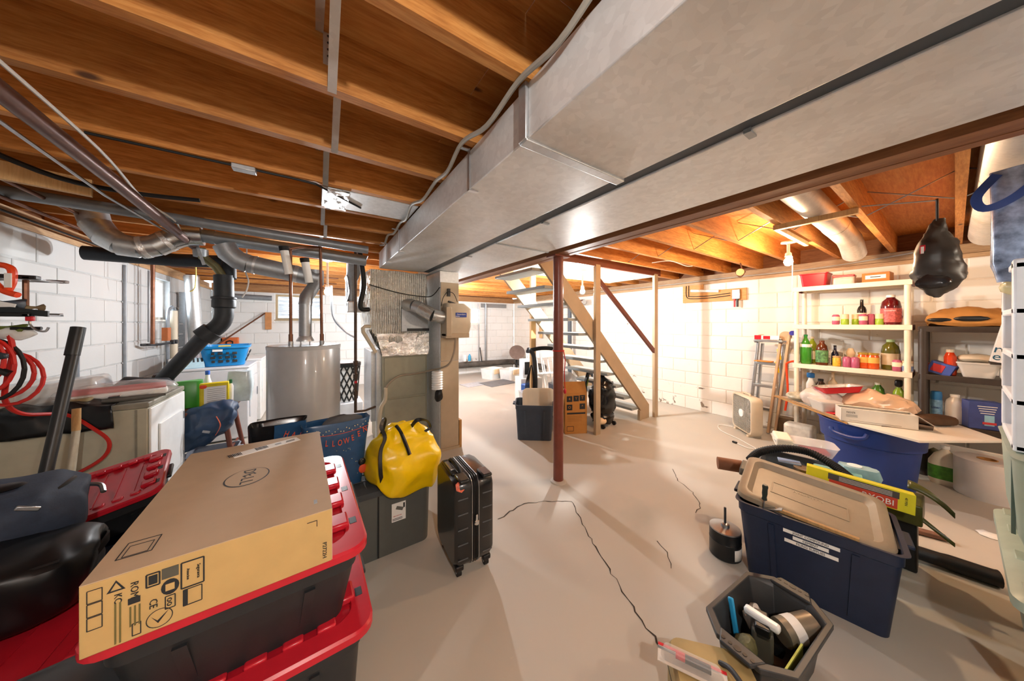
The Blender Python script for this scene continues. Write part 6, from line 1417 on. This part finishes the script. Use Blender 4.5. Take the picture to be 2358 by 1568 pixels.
# litter trays, mats near the back wall
t = thing('floor_mat', 'thin grey mat on the floor near the back wall', 'mat', (3.75,6.15,0), 8); B().box(-.45,-.25,0,.35,.3,.012).ob('mat', plain('mat_grey','#77797c',.8), t, bevel=.004)
t = thing('flat_board', 'pale flat board on the floor near the back wall', 'board', (3.25,6.35,0), 8); B().box(-.4,-.2,0,.15,.2,.01).ob('board', plain('board_pale','#b9bcc2',.6), t, bevel=.003)
for k, (x, y) in enumerate(((3.92,6.85),(4.28,6.5))):
    t = thing('litter_box', 'white litter tray with low front, %s one' % ('farther','nearer')[k], 'litter box', (x,y,0), 20, group='white litter trays'); 
    o_ = [rrect(.46,.36,.05,0), rrect(.52,.42,.06,.26)]; i_ = [rrect(.50,.40,.055,.26), rrect(.44,.34,.05,.02)]
    B().loft(o_+i_).ob('tray', M_WHITE, t); B().box(-.16,-.222,.13,.16,-.19,.262).ob('entry_cut', M_SKIN, t, bevel=.02)
bottle('blue_bottle', 'small blue bottle on the pipe by the back wall', 3.62, 7.60, .395, [(.04,0),(.045,.02),(.045,.13),(.02,.18),(.018,.2)], plain('sky_bottle','#3f9fd0',.3), M_WHITE)
tag(B().box(3.42,7.55,.395,3.5,7.68,.58).ob('white_tin', M_WHITE, bevel=.01), 'white tin beside the blue bottle on the back pipe', 'tin')
tag(B().cyl((4.05,7.68,.32),(4.0,7.70,.75), .016, n=8).ob('short_handle', M_IRON), 'short dark handle standing against the back wall', 'handle')
t = thing('work_lamp', 'metal reflector lamp clamped behind the stairs', 'lamp', (4.75,6.9,.55), 0); B().lathe([(.03,0),(.16,.05),(.22,.2)], 20).tf((0,0,0),(R(60),0,R(-30))).ob('reflector', M_STEEL, t); B().box(-.02,-.02,-.55,.02,.02,.05).ob('stand', M_IRON, t, smooth=False)
t = thing('waste_pipe', 'dark pipe with pale elbow on the right wall behind stairs', 'pipe', (5.15,5.2,0)); B().cyl((0,0,0),(0,0,1.9), .05, n=14).ob('pipe', plain('slate_pipe','#4b5560',.45), t); B().cyl((-.03,.4,1.9),(-.03,-.5,1.95), .06, n=14).ob('branch', M_PIPE, t)

# ================================================================== laundry corner behind the old dryer
def appliance(name, label, x, y, w_, d_, h_, mat, front):
    t = thing(name, label, 'washer' if 'washer' in name else 'dryer', (x,y,0))
    B().box(0,0,.02,d_,w_,h_-.03).ob('cabinet', mat, t, bevel=.012); B().box(-.005,-.005,h_-.03,d_+.01,w_+.005,h_).ob('top_panel', mat, t, bevel=.01); B().box(0,.0,h_,.1,w_,h_+.13).ob('console', mat, t, bevel=.012)
    dr = B().box(d_,.08,.25,d_+.014,w_-.08,.75).ob('door', mat, t, bevel=.012); B().box(d_+.014,w_-.14,.45,d_+.025,w_-.12,.56).ob('handle', M_PG, dr, bevel=.004)
    for yy in (.04,w_-.08): B().box(d_-.1,yy,0,d_-.05,yy+.05,.03).ob('foot', M_IRON, t, smooth=False)
    return t
M_APPW = plain('appliance_white','#d7dadf',.3,var=.03)
appliance('washer', 'white washing machine under the blue laundry basket', -1.40, 4.95, .68, .69, .915, M_APPW, 1)
appliance('dryer', 'second white dryer farther along the left wall', -1.38, 5.75, .68, .70, .93, M_WHITE, 1)
t = thing('laundry_basket', 'bright blue plastic laundry basket on the washer', 'basket', (-.97,5.27,.92), 6)
M_AQUA = plain('aqua_blue','#1585c8',.35,var=.05)
B().loft([rrect(.36,.40,.06,0), rrect(.44,.50,.07,.22), rrect(.48,.54,.075,.225), rrect(.48,.54,.075,.25), rrect(.43,.49,.07,.25), rrect(.35,.39,.06,.01)]).ob('body', M_AQUA, t)
for r_ in range(3):
    for k in range(4):
        B().cb((-.10+k*.065,-.205-.021*(r_+.6),.06+r_*.05),(.045 if (k+r_) % 2 else .03,.012,.032),(R(-13),0,0)).ob('slot', M_INK, t, bevel=.004); B().cb((.185+.018*(r_+.6),-.12+k*.065,.06+r_*.05),(.012,.04,.032),(0,R(13),0)).ob('slot', M_INK, t, bevel=.004)
B().box(-.05,-.275,.245,.06,-.245,.262).ob('handle_strip', plain('pale_yellow','#d9c76a',.5), t, smooth=False); decal('sticker', M_PAPER, t, (-.06,-.252,.20), (R(77),0,0), .09, .03, .003)
t = thing('soap_packet', 'light blue striped packet beside the blue basket', 'packet', (-1.20,5.0,.92), 20, rot=(R(-25),0,R(20))); B().box(-.09,0,0,.09,.05,.13).ob('pack', plain('pale_blue_pack','#b7dcec',.4), t, bevel=.008)
for k in range(5): B().cb((-.07+k*.035,-.001,.10),(.015,.003,.05)).ob('stripe', M_INK, t, smooth=False)
# chair with jacket, bin and bags
M_CHW = plain('dark_red_wood','#6d3b2e',.4,var=.12)
t = thing('wooden_chair', 'dark wooden chair under the blue jacket', 'chair', (-.92,3.98,0), 0)
B().box(-.24,-.24,.62,.26,.24,.66).ob('seat', M_CHW, t, bevel=.015)
for x, y in ((.24,-.22),(.24,.2),(-.22,-.22),(-.22,.2)): B().cyl((x*1.25,y*1.2,0),(x*.85,y*.85,.63), .017, .022, n=10).ob('leg', M_CHW, t)
B().cyl((.24,-.18,.25),(.24,.18,.25), .011, n=8).ob('stretcher', M_CHW, t)
t = thing('jacket', 'navy blue jacket thrown over the wooden chair', 'jacket', (-.86,3.84,.40), 0)
b = B().loft(dens([[V((x, ry*cos(2*pi*i/26), zc_+rz_*sin(2*pi*i/26))) for i in range(26)] for x, ry, rz_, zc_ in ((-.22,.05,.06,.05),(-.18,.13,.15,.06),(-.08,.16,.18,.08),(.03,.17,.19,.13),(.12,.16,.165,.17),(.19,.12,.12,.19),(.23,.05,.05,.19))])).crumple(.05,6,4).crumple(.03,15,2); b.ob('cloth', plain('navy_nylon','#27405f',.45,var=.2), t, sub=1)
band([(.12,-.18,.22),(.15,-.20,.14),(.12,-.20,.06)], .03, .003, plain('rust_strap','#b5502f',.6), 'strap', t, up=(1,0,0)); B().cb((.06,-.2,.10),(.05,.012,.02),(0,R(20),0)).ob('buckle', M_STEEL, t, bevel=.003)
tote('storage_bin', 'light grey bin below the navy jacket', (-.80,3.86,0), 0, .36, .30, .27, plain('light_grey_bin','#8f97a5',.45), ribs=True)
t = thing('soil_bag', 'green and yellow plastic bag behind the old dryer', 'bag', (-1.02,3.98,.662), 10); b = B().box(0,0,0,.001,.001,.001); b = B().loft([bagring(.24,.12,0,24,.4), bagring(.26,.14,.12,24,.4), bagring(.25,.07,.25,24,.4)]).crumple(.01,12,2); b.ob('body', plain('leaf_green_bag','#3f9a35',.3,var=.1), t)
t = thing('list_card', 'white list card with yellow border in front of chair back', 'card', (-.80,3.90,.662), 12); B().cb((0,0,.115),(.20,.05,.23)).ob('pack', plain('yellow_pack','#ddc81e',.4), t, bevel=.01); decal('panel', M_PAPER, t, (.005,-.0256,.11), (R(90),0,0), .15, .17); B().ball((-.075,-.026,.20),(.025,.004,.02),12,5).ob('emblem', M_ORP, t)
for k in range(8): decal('printed_line', plain('print_grey','#8f8b84',.6), t, (.01,-.0268,.17-k*.018), (R(90),0,0), .12, .003)
t = thing('pet_food_bag', 'clear blue white plastic bag on the chair', 'bag', (-.64,4.06,.662), 0); b = B().loft([bagring(.16,.10,0,22,.5), bagring(.20,.13,.15,22,.5), bagring(.19,.06,.30,22,.5)]).crumple(.014,11,5); b.ob('body', plain('milky_blue_bag','#cfe0e6',.2,var=.15), t)
bottle('cap_bottle', 'white bottle with blue cap behind the bags', -.90, 4.14, .662, [(.03,0),(.03,.2),(.018,.25),(.016,.28)], M_WHITE, plain('cobalt_cap','#2f63c4',.4), ch=.035)
bottle('pump_bottle', 'slim white bottle with green nozzle on the chair', -.70, 3.97, .662, [(.022,0),(.022,.17),(.01,.2)], M_WHITE, plain('dark_green_cap','#1f6b45',.4), ch=.035)
# wicker bin behind the heater
t = thing('mesh_hamper', 'black lattice laundry hamper behind the water heater', 'hamper', (.36,4.85,.35), 0)
B().lathe([(.14,0),(.175,.5),(.185,.5),(.185,.53),(.17,.53),(.135,.01)], 26).ob('liner', M_WHITE, t)
for k in range(14):
    for s_ in (-1,1): B().tube([((.143+.036*v/8)*cos(2*pi*k/14+s_*v*.16), (.143+.036*v/8)*sin(2*pi*k/14+s_*v*.16), .01+.49*v/8) for v in range(9)], .010, 5).ob('lattice', M_BLACK, t)
B().lathe([(.183,.49),(.195,.5),(.195,.54),(.183,.545)], 26).ob('rim', M_BLACK, t); B().ball((0,0,.54),(.13,.13,.03),14,6).ob('laundry', plain('pale_laundry','#e4e0e4',.8), t)
tag(B().box(.18,4.66,0,.56,5.06,.345).ob('low_stand', M_PALE, bevel=.01), 'low pale box under the lattice hamper', 'box')
# foil flex hose and bag by the return drop
b = B().lathe([(.055+.008*(k % 2), .92-.013*k) for k in range(16)], 18, (1.125,3.19,0)); tag(b.ob('flex_duct_end', M_WHITE), 'white ribbed flexible duct end beside the beige return drop', 'duct')
b = B().ball((1.14,3.19,.655),(.05,.05,.07),12,8).crumple(.015,16,2); tag(b.ob('black_scrap', M_VINYL), 'crumpled black plastic under the ribbed duct end', 'plastic')
t = thing('flue_wires', 'thin yellow cable hanging from the ceiling near the vent', 'cable', (0,0,0)); B().tube(smooth_path([(-1.10,4.6,2.235),(-1.09,4.6,2.0),(-1.10,4.6,1.84),(-1.14,4.62,1.80)],4), .006, 6).ob('cable', plain('pale_yellow','#d9c76a',.5), t)
tag(B().tube(smooth_path([(-.52,3.52,2.24),(-.515,3.52,2.1),(-.52,3.5,1.92),(-.50,3.5,1.83),(-.515,3.5,1.74),(-.54,3.48,1.68)],4), .006, 6).ob('white_wire', M_PAPER), 'white cord hanging beside the waste stack', 'cord')
for i, z in enumerate((2.16,2.13)): pipe('copper_line', 'thin copper line crossing near the back joists, %s' % ('upper','lower')[i], [(-1.5,5.4+.5*i,z),(.3,5.4+.5*i,z)], .010, M_COPPER, 8)
pipe('back_grey_pipe', 'grey pipe along the top of the back wall', [(-1.5,7.79,1.99),(-.75,7.79,1.97)], .05, M_PG)
tag(B().box(4.1,YB-.02,1.93,5.0,YB-.004,2.05).ob('wall_flashing', M_GALVD, smooth=False), 'grey metal flashing above the back window', 'flashing')
